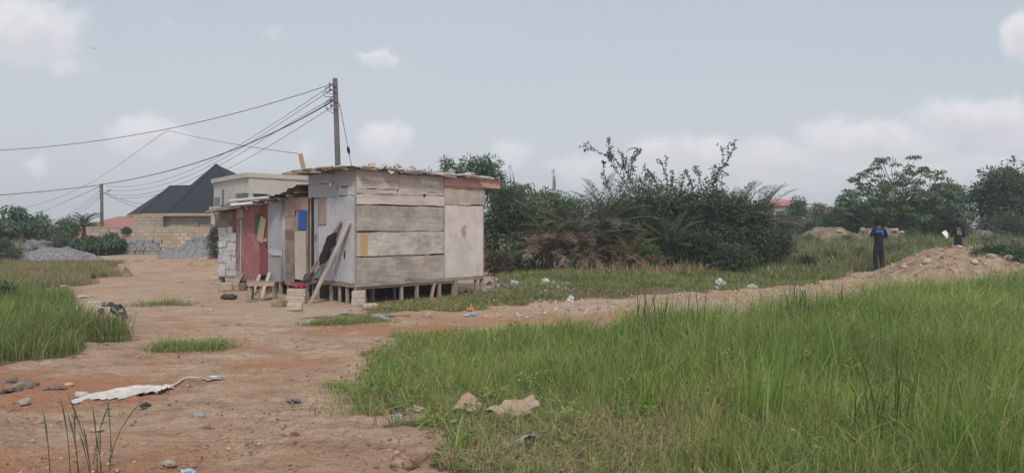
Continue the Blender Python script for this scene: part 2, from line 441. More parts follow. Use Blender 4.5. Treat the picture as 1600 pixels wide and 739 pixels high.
# ------------------------------------------------------------------ regions of the plot (metres, seen from the camera at the origin)
R_NEAR = [(-.30, 3.0), (-.41, 4.6), (-.62, 5.5), (-.8, 6.4), (-1.1, 6.8), (-1.65, 7.7), (-1.3, 8.3), (-1.5, 9.3), (-1.75, 10.6), (-1.2, 11.5), (.8, 11.3), (3.2, 11.3), (5.0, 13.0), (7.6, 15.6), (13.5, 19.6), (30, 30), (34, 26), (20, 3)]
R_LEFTG = [(-14, 7.6), (-7, 7.9), (-5.55, 8.4), (-5.25, 9.6), (-5.95, 11.0), (-7.0, 12.3), (-8.3, 14), (-9.8, 16.5), (-16, 17)]
R_DRY = [(-40, 18.3), (-14, 18.3), (-11.4, 19.6), (-12.7, 24), (-14.7, 27.5), (-15.8, 30.5), (-16.3, 33), (-18, 35), (-26, 33.4), (-40, 33.4)]
R_STRIP = [(-2.6, 14.3), (-1.2, 14.6), (0, 15.3), (1.77, 16.5), (2.9, 17.6), (4.6, 18.5), (6.4, 19.2), (9.0, 21.8), (10.6, 24.2), (11, 27), (8, 27.5), (0, 27.5), (-.5, 22), (-.3, 18.9), (-2.8, 16.2)]
R_MEAD = [(8.2, 24), (10.7, 25.3), (14, 27.4), (20, 27), (26, 27), (52, 70), (26, 75), (14, 50), (9, 34)]
R_TUFT = [(-3.55, 12.95), (-2.2, 12.8), (-1.95, 13.5), (-2.8, 14.2), (-3.3, 13.7)]

# ------------------------------------------------------------------ ground: one sheet out to the horizon
def ground():
    ys = np.concatenate([np.linspace(-14, 2.5, 24), np.geomspace(2.6, 60, 470), np.geomspace(61.5, 1500, 60)])
    nx = 520; s = np.linspace(-1, 1, nx); s = np.sign(s)*np.abs(s)**1.25
    W = np.where(ys < 3, 10, ys*.9+7); W = np.where(ys > 60, ys*1.6-20, W)
    out = np.geomspace(3, 1600, 9)
    xx = np.concatenate([-(W[:, None]+out[None, ::-1]), s[None]*W[:, None], W[:, None]+out[None]], 1); nx = xx.shape[1]; yy = np.repeat(ys[:, None], nx, 1)
    z = gz(xx, yy)
    # wheel ruts and footmarks on the bare earth, a cut bank beside the grass
    rut = np.exp(-((xx+3.2-.16*(yy-8))/.28)**2)+np.exp(-((xx+1.75-.10*(yy-8))/.25)**2)
    z -= .022*rut*(yy < 18)
    ch = fbm(xx*7+13, yy*11, 3); z += (np.clip(ch-.5, 0, 1)*.085-np.clip(.42-ch, 0, 1)*.085)*np.clip((16-yy)/6, 0, 1)*(yy > 0)
    V = np.stack([xx, yy, z], -1).reshape(-1, 3)
    ny = len(ys); i = np.arange(ny-1)[:, None]*nx+np.arange(nx-1)[None]
    loops = np.stack([i, i+1, i+1+nx, i+nx], -1).ravel()
    x = xx.ravel(); y = yy.ravel()
    jx = x+(fbm(x*1.7+40, y*1.7, 3)-.5)*1.3+(fbm(x*6, y*6, 2)-.5)*.35; jy = y+(fbm(x*1.7, y*1.7+70, 3)-.5)*1.3+(fbm(x*6+9, y*6, 2)-.5)*.35
    g = np.zeros(len(x))
    for R in (R_NEAR, R_LEFTG, R_DRY, R_STRIP, R_MEAD, R_TUFT): g = np.maximum(g, inpoly(jx, jy, R))
    g = np.maximum(g, (y > 47)*1.0); g = np.maximum(g, (y > 27)*(x > -4)*1.0)
    def el(cx, cy, rx, ry): return np.clip(1.6-1.6*(((jx-cx)/rx)**2+((jy-cy)/ry)**2), 0, 1)
    g = g*np.clip(.25+1.5*fbm(x*2.3+7, y*2.3, 3), 0, 1)
    red = np.maximum.reduce([el(-1.9, 11.7, 1.5, .75), el(-4.9, 7.5, 1.9, 1.0)*1.0, el(-3.2, 5.2, 2.2, .7)*.45, el(.2, 13.2, 2.2, .5)*.6, el(4.0, 13.9, 2.6, .7)*.45, el(-2.6, 8.8, .9, .5)*.5])
    red = np.clip(red+np.clip(fbm(x*.8+9, y*.8, 4)-.56, 0, 1)*2.2, 0, 1)
    pale = np.clip(np.maximum.reduce([el(3.8, 15.4, 5.2, 1.6), el(-6, 17.5, 5, 4.5)*.8, el(-3.9, 14.2, 2.5, 2)*.9, el(-3.0, 6.2, 2, 1.2)*.25])*(.55+fbm(x*.9, y*.9+33, 4)), 0, 1)
    c = np.stack([g, red, pale], 1)
    t = NT('bare_earth')
    a = t.n('ShaderNodeAttribute', attribute_name='Col'); sp = t.n('ShaderNodeSeparateColor'); t.l(a.outputs['Color'], sp.inputs[0])
    vec = t.coords((1, 1, 1), False); vst = t.coords((.45, 1.5, 1), False)
    n1 = t.noise(vst, 1.4, 7, .66, .3); n2 = t.noise(vec, 9, 6, .7); n3 = t.noise(vec, 55, 5, .75); n4 = t.noise(vst, 4.5, 5, .7, .6)
    base = t.ramp(n1, [(.28, (.38, .235, .152)), (.48, (.575, .39, .27)), (.72, (.69, .515, .385))])
    base = t.mix(t.ramp(n4, [(.46, (0, 0, 0)), (.66, (.55, .55, .55))]), base, (.30, .195, .135))
    rm = t.n('ShaderNodeMath', operation='MULTIPLY'); t.l(sp.outputs[1], rm.inputs[0]); t.l(t.ramp(n2, [(.3, (.35, .35, .35)), (.6, (1, 1, 1))]), rm.inputs[1])
    base = t.mix(rm.outputs[0], base, t.ramp(n2, [(.35, (.40, .16, .08)), (.65, (.58, .28, .155))]))
    pm = t.n('ShaderNodeMath', operation='MULTIPLY'); t.l(sp.outputs[2], pm.inputs[0]); t.l(t.ramp(n4, [(.35, (.9, .9, .9)), (.65, (.35, .35, .35))]), pm.inputs[1])
    base = t.mix(pm.outputs[0], base, t.ramp(n2, [(.35, (.52, .375, .27)), (.65, (.68, .53, .40))]))
    gm = t.n('ShaderNodeMath', operation='MULTIPLY'); t.l(sp.outputs[0], gm.inputs[0]); gm.inputs[1].default_value = .88
    base = t.mix(gm.outputs[0], base, t.ramp(n2, [(.35, (.070, .062, .030)), (.6, (.15, .125, .065))]))
    base = t.mix(t.ramp(n3, [(.36, (.8, .8, .8)), (.47, (0, 0, 0))]), base, (.17, .11, .075))
    base = t.mix(t.ramp(n3, [(.62, (0, 0, 0)), (.72, (.5, .5, .5))]), base, (.62, .50, .39))
    n5 = t.noise(vst, 17, 6, .78, .8); n6 = t.noise(vec, 2.6, 5, .7)
    base = t.mix(t.ramp(n5, [(.36, (.62, .62, .62)), (.47, (0, 0, 0))]), base, (.24, .15, .10))
    base = t.mix(t.ramp(n5, [(.57, (0, 0, 0)), (.68, (.5, .5, .5))]), base, (.60, .45, .33))
    base = t.mix(t.ramp(n6, [(.34, (.45, .45, .45)), (.46, (0, 0, 0))]), base, (.30, .20, .14))
    b1 = t.n('ShaderNodeMath', operation='ADD'); t.l(n2, b1.inputs[0]); t.l(n3, b1.inputs[1])
    b2 = t.n('ShaderNodeMath', operation='ADD'); t.l(b1.outputs[0], b2.inputs[0]); t.l(n4, b2.inputs[1])
    t.bump(b2.outputs[0], .8, .045)
    m = t.fin(base, .97, .1)
    o = link('ground', raw_mesh('ground', V, np.full((ny-1)*(nx-1), 4), loops, m, c, smooth=True))
    tag(o, 'bare sandy earth with reddish patches and worn tracks between the grass', 'ground', kind='structure')
ground()

# ------------------------------------------------------------------ camera
cam = bpy.data.cameras.new('camera'); co = bpy.data.objects.new('camera', cam); COL.objects.link(co)
co.location = (0, 0, H); co.rotation_euler = (math.pi/2, 0, 0)
cam.sensor_width = 36; cam.lens = 36*F/1600; cam.shift_y = -17.5/1600; cam.clip_end = 5000; cam.clip_start = .05
S.camera = co

# ------------------------------------------------------------------ daylight: hazy bright sky with broken cloud, soft sun high behind the left shoulder
SUN_EL, SUN_AZ = rad(50), rad(172)      # azimuth measured from +Y towards +X
w = bpy.data.worlds.new('World'); S.world = w; w.use_nodes = True
wt = w.node_tree; wn = wt.nodes; wl = wt.links; bg = wn['Background']
def W(typ, **kw):
    x = wn.new(typ)
    for k, v in kw.items(): setattr(x, k, v)
    return x
def M2(op, a, b=None, c=None, clamp=False):
    x = W('ShaderNodeMath', operation=op); x.use_clamp = clamp
    for i, v in enumerate((a, b, c)):
        if v is None: continue
        if isinstance(v, bpy.types.NodeSocket): wl.new(v, x.inputs[i])
        else: x.inputs[i].default_value = v
    return x.outputs[0]
sky = W('ShaderNodeTexSky', sky_type='NISHITA'); sky.sun_disc = False; sky.sun_elevation = SUN_EL; sky.sun_rotation = SUN_AZ
sky.air_density = 1.0; sky.dust_density = 3.0; sky.ozone_density = 1.0
tc = W('ShaderNodeTexCoord'); sx = W('ShaderNodeSeparateXYZ'); wl.new(tc.outputs['Generated'], sx.inputs[0])
ya = M2('MAXIMUM', M2('ABSOLUTE', sx.outputs[1]), .08)
cs_ = M2('DIVIDE', sx.outputs[0], ya); ct_ = M2('DIVIDE', sx.outputs[2], ya); ct0 = ct_
cx = W('ShaderNodeCombineXYZ'); wl.new(cs_, cx.inputs[0]); wl.new(ct_, cx.inputs[1])
def wnoise(scale, detail, rough, zoff):
    mp = W('ShaderNodeMapping'); mp.inputs['Location'].default_value = (0, 0, zoff); wl.new(cx.outputs[0], mp.inputs[0])
    x = W('ShaderNodeTexNoise'); x.inputs['Scale'].default_value = scale; x.inputs['Detail'].default_value = detail; x.inputs['Roughness'].default_value = rough
    wl.new(mp.outputs[0], x.inputs['Vector']); return x.outputs['Fac']
nA = wnoise(13, 7, .62, 0); nB = wnoise(36, 5, .6, 4); nC = wnoise(3.2, 4, .5, 9); nD = wnoise(17, 5, .6, 21); nE = wnoise(17, 5, .6, 33)
cs_ = M2('ADD', cs_, M2('MULTIPLY', M2('SUBTRACT', nD, .5), .075)); ct_ = M2('ADD', ct_, M2('MULTIPLY', M2('SUBTRACT', nE, .5), .055))
def mixc(f, a, b):
    x = W('ShaderNodeMix', data_type='RGBA')
    for s_, v in ((0, f), (6, a), (7, b)):
        if isinstance(v, bpy.types.NodeSocket): wl.new(v, x.inputs[s_])
        else: x.inputs[s_].default_value = v if s_ == 0 else (*v, 1)
    return x.outputs[2]
# thin high haze veils the blue
SKYV = dict(haze=(3.80, 4.20, 4.66), low=(4.8, 4.86, 5.1), cloud=(6.95, 6.75, 6.8), shade=(4.5, 4.5, 4.85))
el01 = M2('MULTIPLY', ct0, 3.2, clamp=True)
veil = mixc(el01, SKYV['low'], SKYV['haze'])
base = mixc(.86, sky.outputs[0], veil)
base = mixc(M2('MULTIPLY', M2('SUBTRACT', nC, .42, clamp=True), 1.2, clamp=True), base, (4.2, 4.4, 4.8))
mask = None; shade = None
for (u, v, ru, rv, st) in [(45, 50, 120, 75, .95), (105, 95, 60, 35, .6), (232, 212, 85, 38, .9), (262, 40, 30, 16, .35), (440, 55, 25, 18, .35), (592, 90, 42, 22, .85), (600, 222, 60, 38, .85), (66, 258, 36, 20, .75), (795, 238, 45, 30, .7), (920, 262, 80, 36, .75),
        (1080, 245, 140, 46, .85), (1210, 248, 140, 44, .85), (1370, 225, 190, 52, .95), (1530, 195, 160, 58, 1.0), (1605, 60, 52, 54, .9), (1450, 262, 260, 66, .7), (475, 235, 35, 26, .5), (1150, 290, 330, 50, .5), (380, 255, 50, 20, .4), (-150, 150, 120, 90, .8), (1750, 160, 150, 90, .9), (880, -160, 260, 70, .6), (300, -250, 200, 70, .6)]:
    s0 = (u-800)/F; t0 = (HV-v)/F
    dx = M2('DIVIDE', M2('SUBTRACT', cs_, s0), ru/F); dy0 = M2('SUBTRACT', ct_, t0)
    dy = M2('DIVIDE', dy0, rv/F)
    d = M2('ADD', M2('MULTIPLY', dx, dx), M2('MULTIPLY', dy, dy))
    k = M2('MULTIPLY', M2('SUBTRACT', 1.0, d, clamp=True), st)
    mask = k if mask is None else M2('MAXIMUM', mask, k)
    q = M2('MULTIPLY', k, M2('SUBTRACT', .5, M2('MULTIPLY', dy, .5), clamp=True))
    shade = q if shade is None else M2('MAXIMUM', shade, q)
nn_ = M2('ADD', M2('MULTIPLY', nA, .72), M2('MULTIPLY', nB, .28))
m1 = M2('ADD', mask, M2('MULTIPLY', M2('SUBTRACT', nn_, .56), 2.0))
cm = M2('MULTIPLY', M2('MULTIPLY', m1, 1.2, clamp=True), M2('MULTIPLY', mask, 1.7, clamp=True))
sh = M2('MULTIPLY', shade, 1.5, clamp=True)
ccol = mixc(M2('MULTIPLY', M2('SUBTRACT', nA, .40, clamp=True), 1.4, clamp=True), SKYV['cloud'], (5.5, 5.4, 5.6))
ccol = mixc(sh, ccol, SKYV['shade'])
fin = mixc(M2('MULTIPLY', cm, .95, clamp=True), base, ccol)
wl.new(fin, bg.inputs['Color']); bg.inputs['Strength'].default_value = .098
sl = bpy.data.lights.new('sun', 'SUN'); so = bpy.data.objects.new('sun', sl); COL.objects.link(so)
sl.energy = 1.5; sl.angle = rad(10); sl.color = (1, .95, .88)
dv = Vector((math.sin(SUN_AZ)*math.cos(SUN_EL), math.cos(SUN_AZ)*math.cos(SUN_EL), math.sin(SUN_EL)))
so.rotation_euler = dv.to_track_quat('Z', 'Y').to_euler(); so.location = (-20, -20, 30)
S.view_settings.view_transform = 'Standard'; S.view_settings.look = 'None'; S.view_settings.exposure = .55; S.view_settings.gamma = 1
S.render.engine = 'CYCLES'; S.cycles.max_bounces = 6; S.cycles.transparent_max_bounces = 4; S.cycles.use_denoising = True

# ------------------------------------------------------------------ grass
GR = [(.215, .31, .055), (.30, .38, .085), (.085, .165, .036), (.34, .40, .115), (.20, .28, .07), (.15, .30, .05), (.12, .20, .048)]
STRAW = [(.38, .30, .17), (.47, .39, .24), (.29, .23, .13), (.33, .29, .15)]
def hnear(x, y):
    h = np.interp(x, [-1.9, -1.0, -.2, .7, 1.8, 3.5, 8, 14], [.13, .20, .26, .33, .50, .57, .60, .74])
    h = h*np.interp(y, [4, 6.5, 9, 14, 20], [.80, .95, 1.0, .95, .9])
    return h*(.62+.85*fbm(x*.9+3, y*.9, 3))
def grass_near():
    x, y = sample(R_NEAR, 118000, 1.35, jit=.325)
    xe, ye = sample(R_NEAR, 26000, 1.35, jit=.62); x = np.concatenate([x, xe]); y = np.concatenate([y, ye])
    dn = fbm(x*.75+11, y*.75+2, 3)
    bare = np.clip((.44-dn)*5, 0, .93)*np.clip(1.35-.42*(x-(-.6)), .12, 1)*np.clip((10-y)/2.5, .15, 1)      # thin and bare spots towards the path
    k = RNG.random(len(x)) > bare; x = x[k]; y = y[k]; n = len(x)
    fringe = np.clip((7.3-y)/1.5, 0, 1)*np.clip((2.4-x)/1.3, 0, 1)      # thinner, drier growth at the near left corner
    k = RNG.random(n) > .52*fringe*(.5+1.0*fbm(x*2+4, y*2, 2)); x = x[k]; y = y[k]; fringe = fringe[k]; n = len(x)
    h = hnear(x, y)*RNG.uniform(.5, 1.15, n); w_ = np.maximum(.0055, .00075*y)*RNG.uniform(.7, 1.4, n)
    c = pick(GR, n, .15)
    ton = fbm(x*.6+50, y*.6, 3)[:, None]
    c = c*(1+np.clip((ton-.5)*np.array([[1.2, .75, .9]]), -.35, .5))
    h = h*(1-.35*fringe)*np.where(RNG.random(n) < .12, 1.35, 1)
    dry = RNG.random(n) < (.10+.35*np.clip(ton[:, 0]-.5, 0, 1)+.18*fringe)
    c[dry] = pick(STRAW, int(dry.sum()), .15)
    tip = c*.72+np.array([[.32, .30, .15]])*.28
    o = blades('tall_grass', x, y, h, w_, c, .55, 5, tipcol=tip, wind=(.08, -.04))
    tag(o, 'dense green knee-high grass filling the open ground in front of the track', 'grass', kind='stuff')
    # matted dead blades lying between the stalks
    x, y = sample(R_NEAR, 42000, 2.0, jit=.4); k = RNG.random(len(x)) < np.clip((fbm(x*.8+70, y*.8, 3)-.30)*3, .1, 1); x = x[k]; y = y[k]; n = len(x)
    o = blades('dead_grass', x, y, RNG.uniform(.10, .26, n), np.maximum(.005, .0008*y), pick(STRAW, n, .2), 1.5, 3, mat=DRYLEAF)
    tag(o, 'straw coloured dead blades matted low among the green stalks', 'grass', kind='stuff')
grass_near()
def field(name, label, poly, n, hfun, pal, wmin, wk, lean=.35, p=1.2, dens=None, jit=.3, drypal=None, dry=0, wind=(.06, 0)):
    x, y = sample(poly, n, p, jit=jit)
    if dens is not None: k = RNG.random(len(x)) < dens(x, y); x = x[k]; y = y[k]
    m = len(x); h = hfun(x, y)*RNG.uniform(.5, 1.15, m); c = pick(pal, m, .15)
    c = c*(1+np.clip((fbm(x*.5+20, y*.5, 3)-.5)*1.1, -.35, .4))[:, None]
    if dry:
        d = RNG.random(m) < dry*(.4+1.2*fbm(x*.4+80, y*.4, 3)); c[d] = pick(drypal or STRAW, int(d.sum()), .15)
    return tag(blades(name, x, y, h, np.maximum(wmin, wk*y)*RNG.uniform(.7, 1.3, m), c, lean, 3, wind=wind), label, 'grass', kind='stuff')
field('meadow_grass', 'green grass thicket on the bank beside the sandy path', R_LEFTG, 30000, lambda x, y: .47*(.55+.9*fbm(x*.9, y*.9, 3))*np.clip((y-7.6)/1.6, .45, 1), [(.15, .25, .055), (.095, .175, .045), (.22, .28, .085)], .006, .00075, .5, dry=.22, jit=.42)
field('dry_grass', 'straw coloured dry grass field before the gravel heap', R_DRY, 34000, lambda x, y: .36*np.clip(1.5-(y-18)/26, .5, 1)*np.clip((34-y)/5, .35, 1)*(.45+1.1*fbm(x*.5, y*.5, 3)), [(.26, .22, .115), (.34, .27, .155), (.19, .20, .085), (.16, .20, .075)], .008, .0007, .42, drypal=[(.40, .30, .19)], dry=.3, jit=.6)
field('short_grass', 'low green grass strip between the sandy track and the thicket', R_STRIP, 46000, lambda x, y: (.15+.13*np.clip((y-18)/6, 0, 1))*(.3+1.4*fbm(x*1.3, y*1.3, 3))*np.where(x < -.3, .75, 1), [(.17, .24, .07), (.125, .19, .055), (.24, .265, .10)], .008, .00075, .6, dens=lambda x, y: np.clip((fbm(x*.8+31, y*.8, 3)-.26)*5, .15, 1), dry=.25)
field('weed_meadow', 'olive green waist high weeds beyond the earth mound', R_MEAD, 75000, lambda x, y: np.clip(.38+.075*(y-24), .38, 1.12)*(.62+.8*fbm(x*.35, y*.35, 3)), [(.165, .21, .08), (.20, .235, .10), (.13, .18, .068), (.25, .25, .13)], .012, .0009, .5, dry=.25)
def tuft(name, label, pts, n, h, pal=GR, group='grass tufts on the bare earth', wmin=.006):
    ox, oy = pts[0][0], pts[0][1]
    A, B = [], []
    for (cx_, cy_, rx, ry) in pts:
        m = n//len(pts); A.append(cx_+RNG.normal(0, rx*.5, m)); B.append(cy_+RNG.normal(0, ry*.5, m))
    x = np.concatenate(A); y = np.concatenate(B); m = len(x); c = pick(pal, m, .18); d = RNG.random(m) < .3; c[d] = pick(STRAW, int(d.sum()))
    o = blades(name, x, y, h*np.minimum(RNG.uniform(.4, 1.15, m), RNG.uniform(.15, 1.2, m))*(.5+1.0*fbm(x*3.1, y*3.1, 2)), np.maximum(wmin, .0006*y), c, 1.0, 4, origin=(ox, oy, gzf(ox, oy)))
    return tag(o, label, 'grass tuft', group)
def gp(u, v): p = G(u, v); return p.x, p.y
def tf(u, v, rx, ry): return (*gp(u, v), rx, ry)
tuft('grass_tuft', 'twin headed low green grass tuft on the sandy earth before the dark bag', [tf(275, 545, .33, .28), tf(318, 546, .33, .28)], 3200, .24)
tuft('grass_tuft', 'spreading grass patch on bare earth before the stilts of the plywood hut', [tf(530, 506, .55, .28), tf(560, 505, .55, .3), tf(500, 508, .3, .2)], 3400, .17)
tuft('grass_tuft', 'thin weedy grass line on the path edge in front of the bench', [tf(240, 478, .6, .3), tf(270, 477, .5, .3)], 900, .22, STRAW+GR)
tuft('grass_tuft', 'sprawling grass tongue creeping from the meadow over the eroded red earth', [tf(560, 612, .3, .22), tf(585, 640, .25, .2), tf(545, 605, .25, .18), tf(600, 625, .25, .3)], 2200, .15)
tuft('grass_tuft', 'tiny grass tuft with dry stems on the red earth', [tf(575, 553, .16, .10)], 300, .09, STRAW+GR)
# broad-leaved weeds and feathery seed heads mixed through the near grass
def weeds():
    x, y = sample(R_NEAR, 420, 1.5, jit=.3); k = RNG.random(len(x)) < np.clip((fbm(x*.9+5, y*.9+44, 3)-.36)*5, .08, 1); x = x[k]; y = y[k]; n = len(x)
    per = 34; h = hnear(x, y)*RNG.uniform(.4, .85, n); ci = np.repeat(np.arange(n), per); t = RNG.random(n*per); a = RNG.random(n*per)*6.28
    rr = .035+.05*(1-t); pos = np.stack([x[ci]+np.cos(a)*rr, y[ci]+np.sin(a)*rr, gz(x, y)[ci]+h[ci]*(.15+.85*t)], 1)
    d = np.stack([np.cos(a), np.sin(a), RNG.normal(.15, .4, n*per)], 1); up = RNG.normal(0, .3, (n*per, 3)); up[:, 2] += 1
    c = pick([(.17, .26, .06), (.11, .19, .05), (.23, .28, .085)], n, .2)[ci]*RNG.uniform(.75, 1.3, (n*per, 1))
    tag(link('broadleaf_weeds', leaf_mesh('broadleaf_weeds', pos, d, up, RNG.uniform(.04, .085, n*per), RNG.uniform(.012, .03, n*per), c)), 'small broad leaved weeds scattered through the tall near grass', 'weeds', kind='stuff')
    x, y = sample(R_NEAR, 900, 1.35, jit=.3); k = (x > .2) & (RNG.random(len(x)) < np.clip((fbm(x*.7+15, y*.7+4, 3)-.34)*4, .05, 1)); x = x[k]; y = y[k]; n = len(x)
    h = hnear(x, y)*RNG.uniform(1.05, 1.45, n); az = RNG.random(n)*6.28; ln = RNG.uniform(.05, .3, n)
    st = blades('seed_head_grass', x, y, h, np.maximum(.0035, .0006*y), pick([(.30, .28, .13), (.22, .26, .10), (.36, .28, .17)], n, .15), .22, 5, mat=GRASS)
    tag(st, 'thin flowering stalks rising above the near grass', 'grass', kind='stuff')
weeds()
# reed-like clumps standing above the grass: each a plant of its own
REED = [(.15, .28, .05), (.21, .33, .07), (.11, .20, .045), (.27, .34, .10)]
def reed(label, u, Y, h, n, spread, pal=REED, w_=.015, lean=.16, grp='tall reed clumps in the near grass', seed=0, wind=(.10, 0)):
    x0 = X(u, Y); x = x0+RNG.normal(0, spread, n); y = Y+RNG.normal(0, spread, n)
    o = blades('reed_clump', x, y, h*RNG.uniform(.5, 1.08, n), w_*RNG.uniform(.6, 1.2, n), pick(pal, n, .14), lean, 6, tipcol=pick(pal, n, .1)*.8+np.array([[.2, .2, .08]])*.2, wind=wind, origin=(x0, Y, gzf(x0, Y)))
    tag(o, label, 'reed clump', grp)
reed('broad bladed bright green reed clump cut off by the bottom edge', 1520, 4.7, .78, 60, .12)
reed('dark rush clump leaning over, two clumps beside the bright cut off reed', 1390, 5.2, .95, 42, .13, [(.07, .12, .035), (.10, .17, .04)])
reed('tall fresh green reed clump in the middle of the near grass', 1195, 5.9, .92, 56, .15)
reed('arching pale tipped reed clump near the top of the near grass', 1330, 8.5, .98, 46, .25, lean=.3)
reed('slim upright reed clump next to the tan paper sacks', 1010, 6.4, .74, 36, .18)
reed('yellowing reed clump low in the bottom corner of grass', 1120, 4.9, .55, 44, .16, [(.22, .25, .07), (.16, .22, .06), (.3, .27, .1)])
reed('tall reed clump near the frame edge behind the cut off reed', 1560, 7.2, .85, 46, .3)
reed('small bright reed clump on the bare soil edge by the blue bag', 730, 5.3, .34, 30, .16, GR, .008, .5)
reed('short reed clump at the meadow corner by the eroded dirt lump', 690, 6.0, .32, 30, .16, GR, .008, .5)
reed('thick reed clump behind the tallest fresh green one', 1240, 7.6, .86, 48, .3)
def rushes(label, u0, u1, Y, n, h, grp, pal, r=.0035):
    x0 = X((u0+u1)/2, Y); z0 = gzf(x0, Y); m = MB()
    for i in range(n):
        x = RNG.uniform(X(u0, Y), X(u1, Y))-x0; y = RNG.normal(0, .25); hh = h*RNG.uniform(.55, 1.05); lx = RNG.normal(.02, .17)*hh; ly = RNG.normal(0, .08)
        pts = [(x+lx*t*t, y+ly*t, -.03+hh*t) for t in np.linspace(0, 1, 6)]
        m.tube(pts, [r, r, r*.9, r*.8, r*1.6 if n > 14 else r*.6, r*.3], 4)
    o = m.build('rush_stems', mat_plain('rush', pal, .8), None, loc=(x0, Y, z0)); tag(o, label, 'rushes', grp)
rushes('dark thin rush stems rising from the bare earth at the bottom edge', 122, 208, 4.95, 15, .54, None, (.065, .09, .035), .003)
rushes('dark seed-headed rushes standing before the pale track', 990, 1095, 9.8, 26, .86, None, (.075, .11, .04), .0042)
rushes('few dark rush stalks in front of the track end', 1215, 1300, 11, 16, .8, None, (.09, .085, .045), .005)

# ------------------------------------------------------------------ the humid air over the plot
m = MB(); m.box(-330, 330, -30, 320, -2.0, 14); hz = m.build('haze', [], None); hm = bpy.data.materials.new('humid_air'); hm.use_nodes = True
hn = hm.node_tree; hn.nodes.remove(hn.nodes['Principled BSDF']); pv = hn.nodes.new('ShaderNodeVolumePrincipled'); pv.inputs['Color'].default_value = (.86, .93, 1, 1); pv.inputs['Density'].default_value = .0016; pv.inputs['Anisotropy'].default_value = .1
hn.links.new(pv.outputs[0], hn.nodes['Material Output'].inputs['Volume']); hz.data.materials.append(hm); tag(hz, 'thin humid haze hanging over the whole plot', 'haze', kind='stuff')
# ------------------------------------------------------------------ building materials
PLY = mat_wood('plywood_weathered', (.475, .415, .37), (.255, .225, .20), (.62, .555, .51), 'x', .75, .7, paint=(.64, .56, .51), paint_amt=.45)
PLYTOP = mat_wood('plywood_top', (.54, .455, .415), (.33, .275, .25), (.64, .56, .52), 'x', .65, .55, paint=(.62, .53, .485), paint_amt=.6)
PLYDARK = mat_wood('plywood_dark', (.385, .335, .30), (.18, .155, .14), (.54, .48, .44), 'x', .65, .6, paint=(.56, .49, .44), paint_amt=.25)
PLYPALE = mat_wood('plywood_pale', (.62, .55, .505), (.41, .355, .32), (.70, .64, .595), 'z', .6, .55, paint=(.70, .615, .565), paint_amt=.8)
GREYP = mat_wood('grey_painted_sheet', (.40, .385, .38), (.26, .25, .245), (.50, .49, .49), 'z', .6, .55, paint=(.56, .565, .595), paint_amt=.72)
GREYP2 = mat_wood('grey_sheet', (.36, .37, .39), (.27, .275, .29), (.42, .43, .45), 'z', .6, .45, paint=(.42, .43, .455), paint_amt=.72)
PLANK = mat_wood('old_plank', (.36, .29, .225), (.19, .15, .115), (.46, .39, .315), 'z', .6, .3)
PLANKX = mat_wood('old_plank_level', (.30, .25, .205), (.15, .125, .10), (.40, .34, .285), 'x', .7, .4)
PLANKY = mat_wood('brown_boards', (.27, .215, .175), (.13, .10, .085), (.36, .295, .245), 'y', .7, .4)
BROWNPLY = mat_wood('brown_ply', (.38, .29, .235), (.24, .18, .145), (.46, .36, .30), 'y', .5, .35)
BAREWOOD = mat_wood('bare_orange_wood', (.53, .34, .17), (.38, .23, .12), (.60, .42, .24), 'z', .4, .1)
TANBOARD = mat_wood('tan_board', (.44, .32, .22), (.33, .23, .15), (.50, .39, .28), 'z', .4, .2)
PALEDOOR = mat_wood('pale_plank_door', (.52, .45, .385), (.38, .32, .27), (.60, .53, .46), 'z', .4, .2)
REDP = mat_wood('dull_red_paint', (.40, .20, .18), (.25, .11, .10), (.50, .34, .31), 'z', .5, .2, paint=(.36, .135, .135), paint_amt=.62)
REDD = mat_wood('dark_red_paint', (.26, .095, .10), (.17, .06, .06), (.32, .15, .14), 'z', .5, .15, paint=(.25, .085, .09), paint_amt=.9)
PINKF = mat_wood('pink_fascia_paint', (.62, .37, .32), (.46, .25, .21), (.66, .43, .38), 'x', .4, .2, paint=(.62, .36, .31), paint_amt=.9)
WHITET = mat_wood('white_tin', (.46, .44, .43), (.22, .20, .185), (.58, .56, .55), 'y', .6, .6, paint=(.70, .69, .69), paint_amt=.62)
TINROOF = mat_mottle('rusty_tin', (.20, .17, .155), (.40, .37, .35), 5, .75, .3, c3=(.26, .17, .12), metal=.25)
TINPALE = mat_mottle('pale_tin', (.42, .40, .38), (.62, .60, .58), 6, .7, .3, c3=(.34, .29, .25))
BLUEP = mat_plain('blue_sheet', (.02, .11, .36), .6)
GREENP = mat_plain('dark_green_shutter', (.035, .11, .085), .7)
BLACKIN = mat_plain('dark_room', (.025, .023, .022), .95)  # darkness of unlit insides put into the colour; also small black parts
STEEL = mat_plain('steel', (.35, .35, .36), .4, .5, .8)
WHITEP = mat_plain('white_plastic', (.75, .76, .80), .4, .4)
BLOCKM = mat_mottle('sandcrete', (.33, .27, .21), (.47, .40, .325), 8, .95, .6, c3=(.52, .45, .37), bscale=50)
GBLOCK = mat_mottle('grey_block', (.20, .205, .21), (.33, .335, .34), 7, .95, .6, bscale=50)
STONE = mat_mottle('stone', (.30, .24, .19), (.52, .45, .38), 5, .95, .8, bscale=20, bd=.03)
BROWNST = mat_mottle('dark_stone', (.16, .12, .095), (.33, .265, .21), 5, .95, .8, bscale=20, bd=.03)
BLACKC = mat_plain('black_cloth', (.020, .020, .024), .85, .15)
CREAM = mat_mottle('grey_render', (.42, .40, .365), (.53, .51, .47), 1.2, .95, .25, c3=(.47, .44, .40), bscale=30)
POLEM = mat_wood('tarred_pole', (.135, .122, .115), (.075, .068, .064), (.19, .175, .165), 'z', .5, .3)

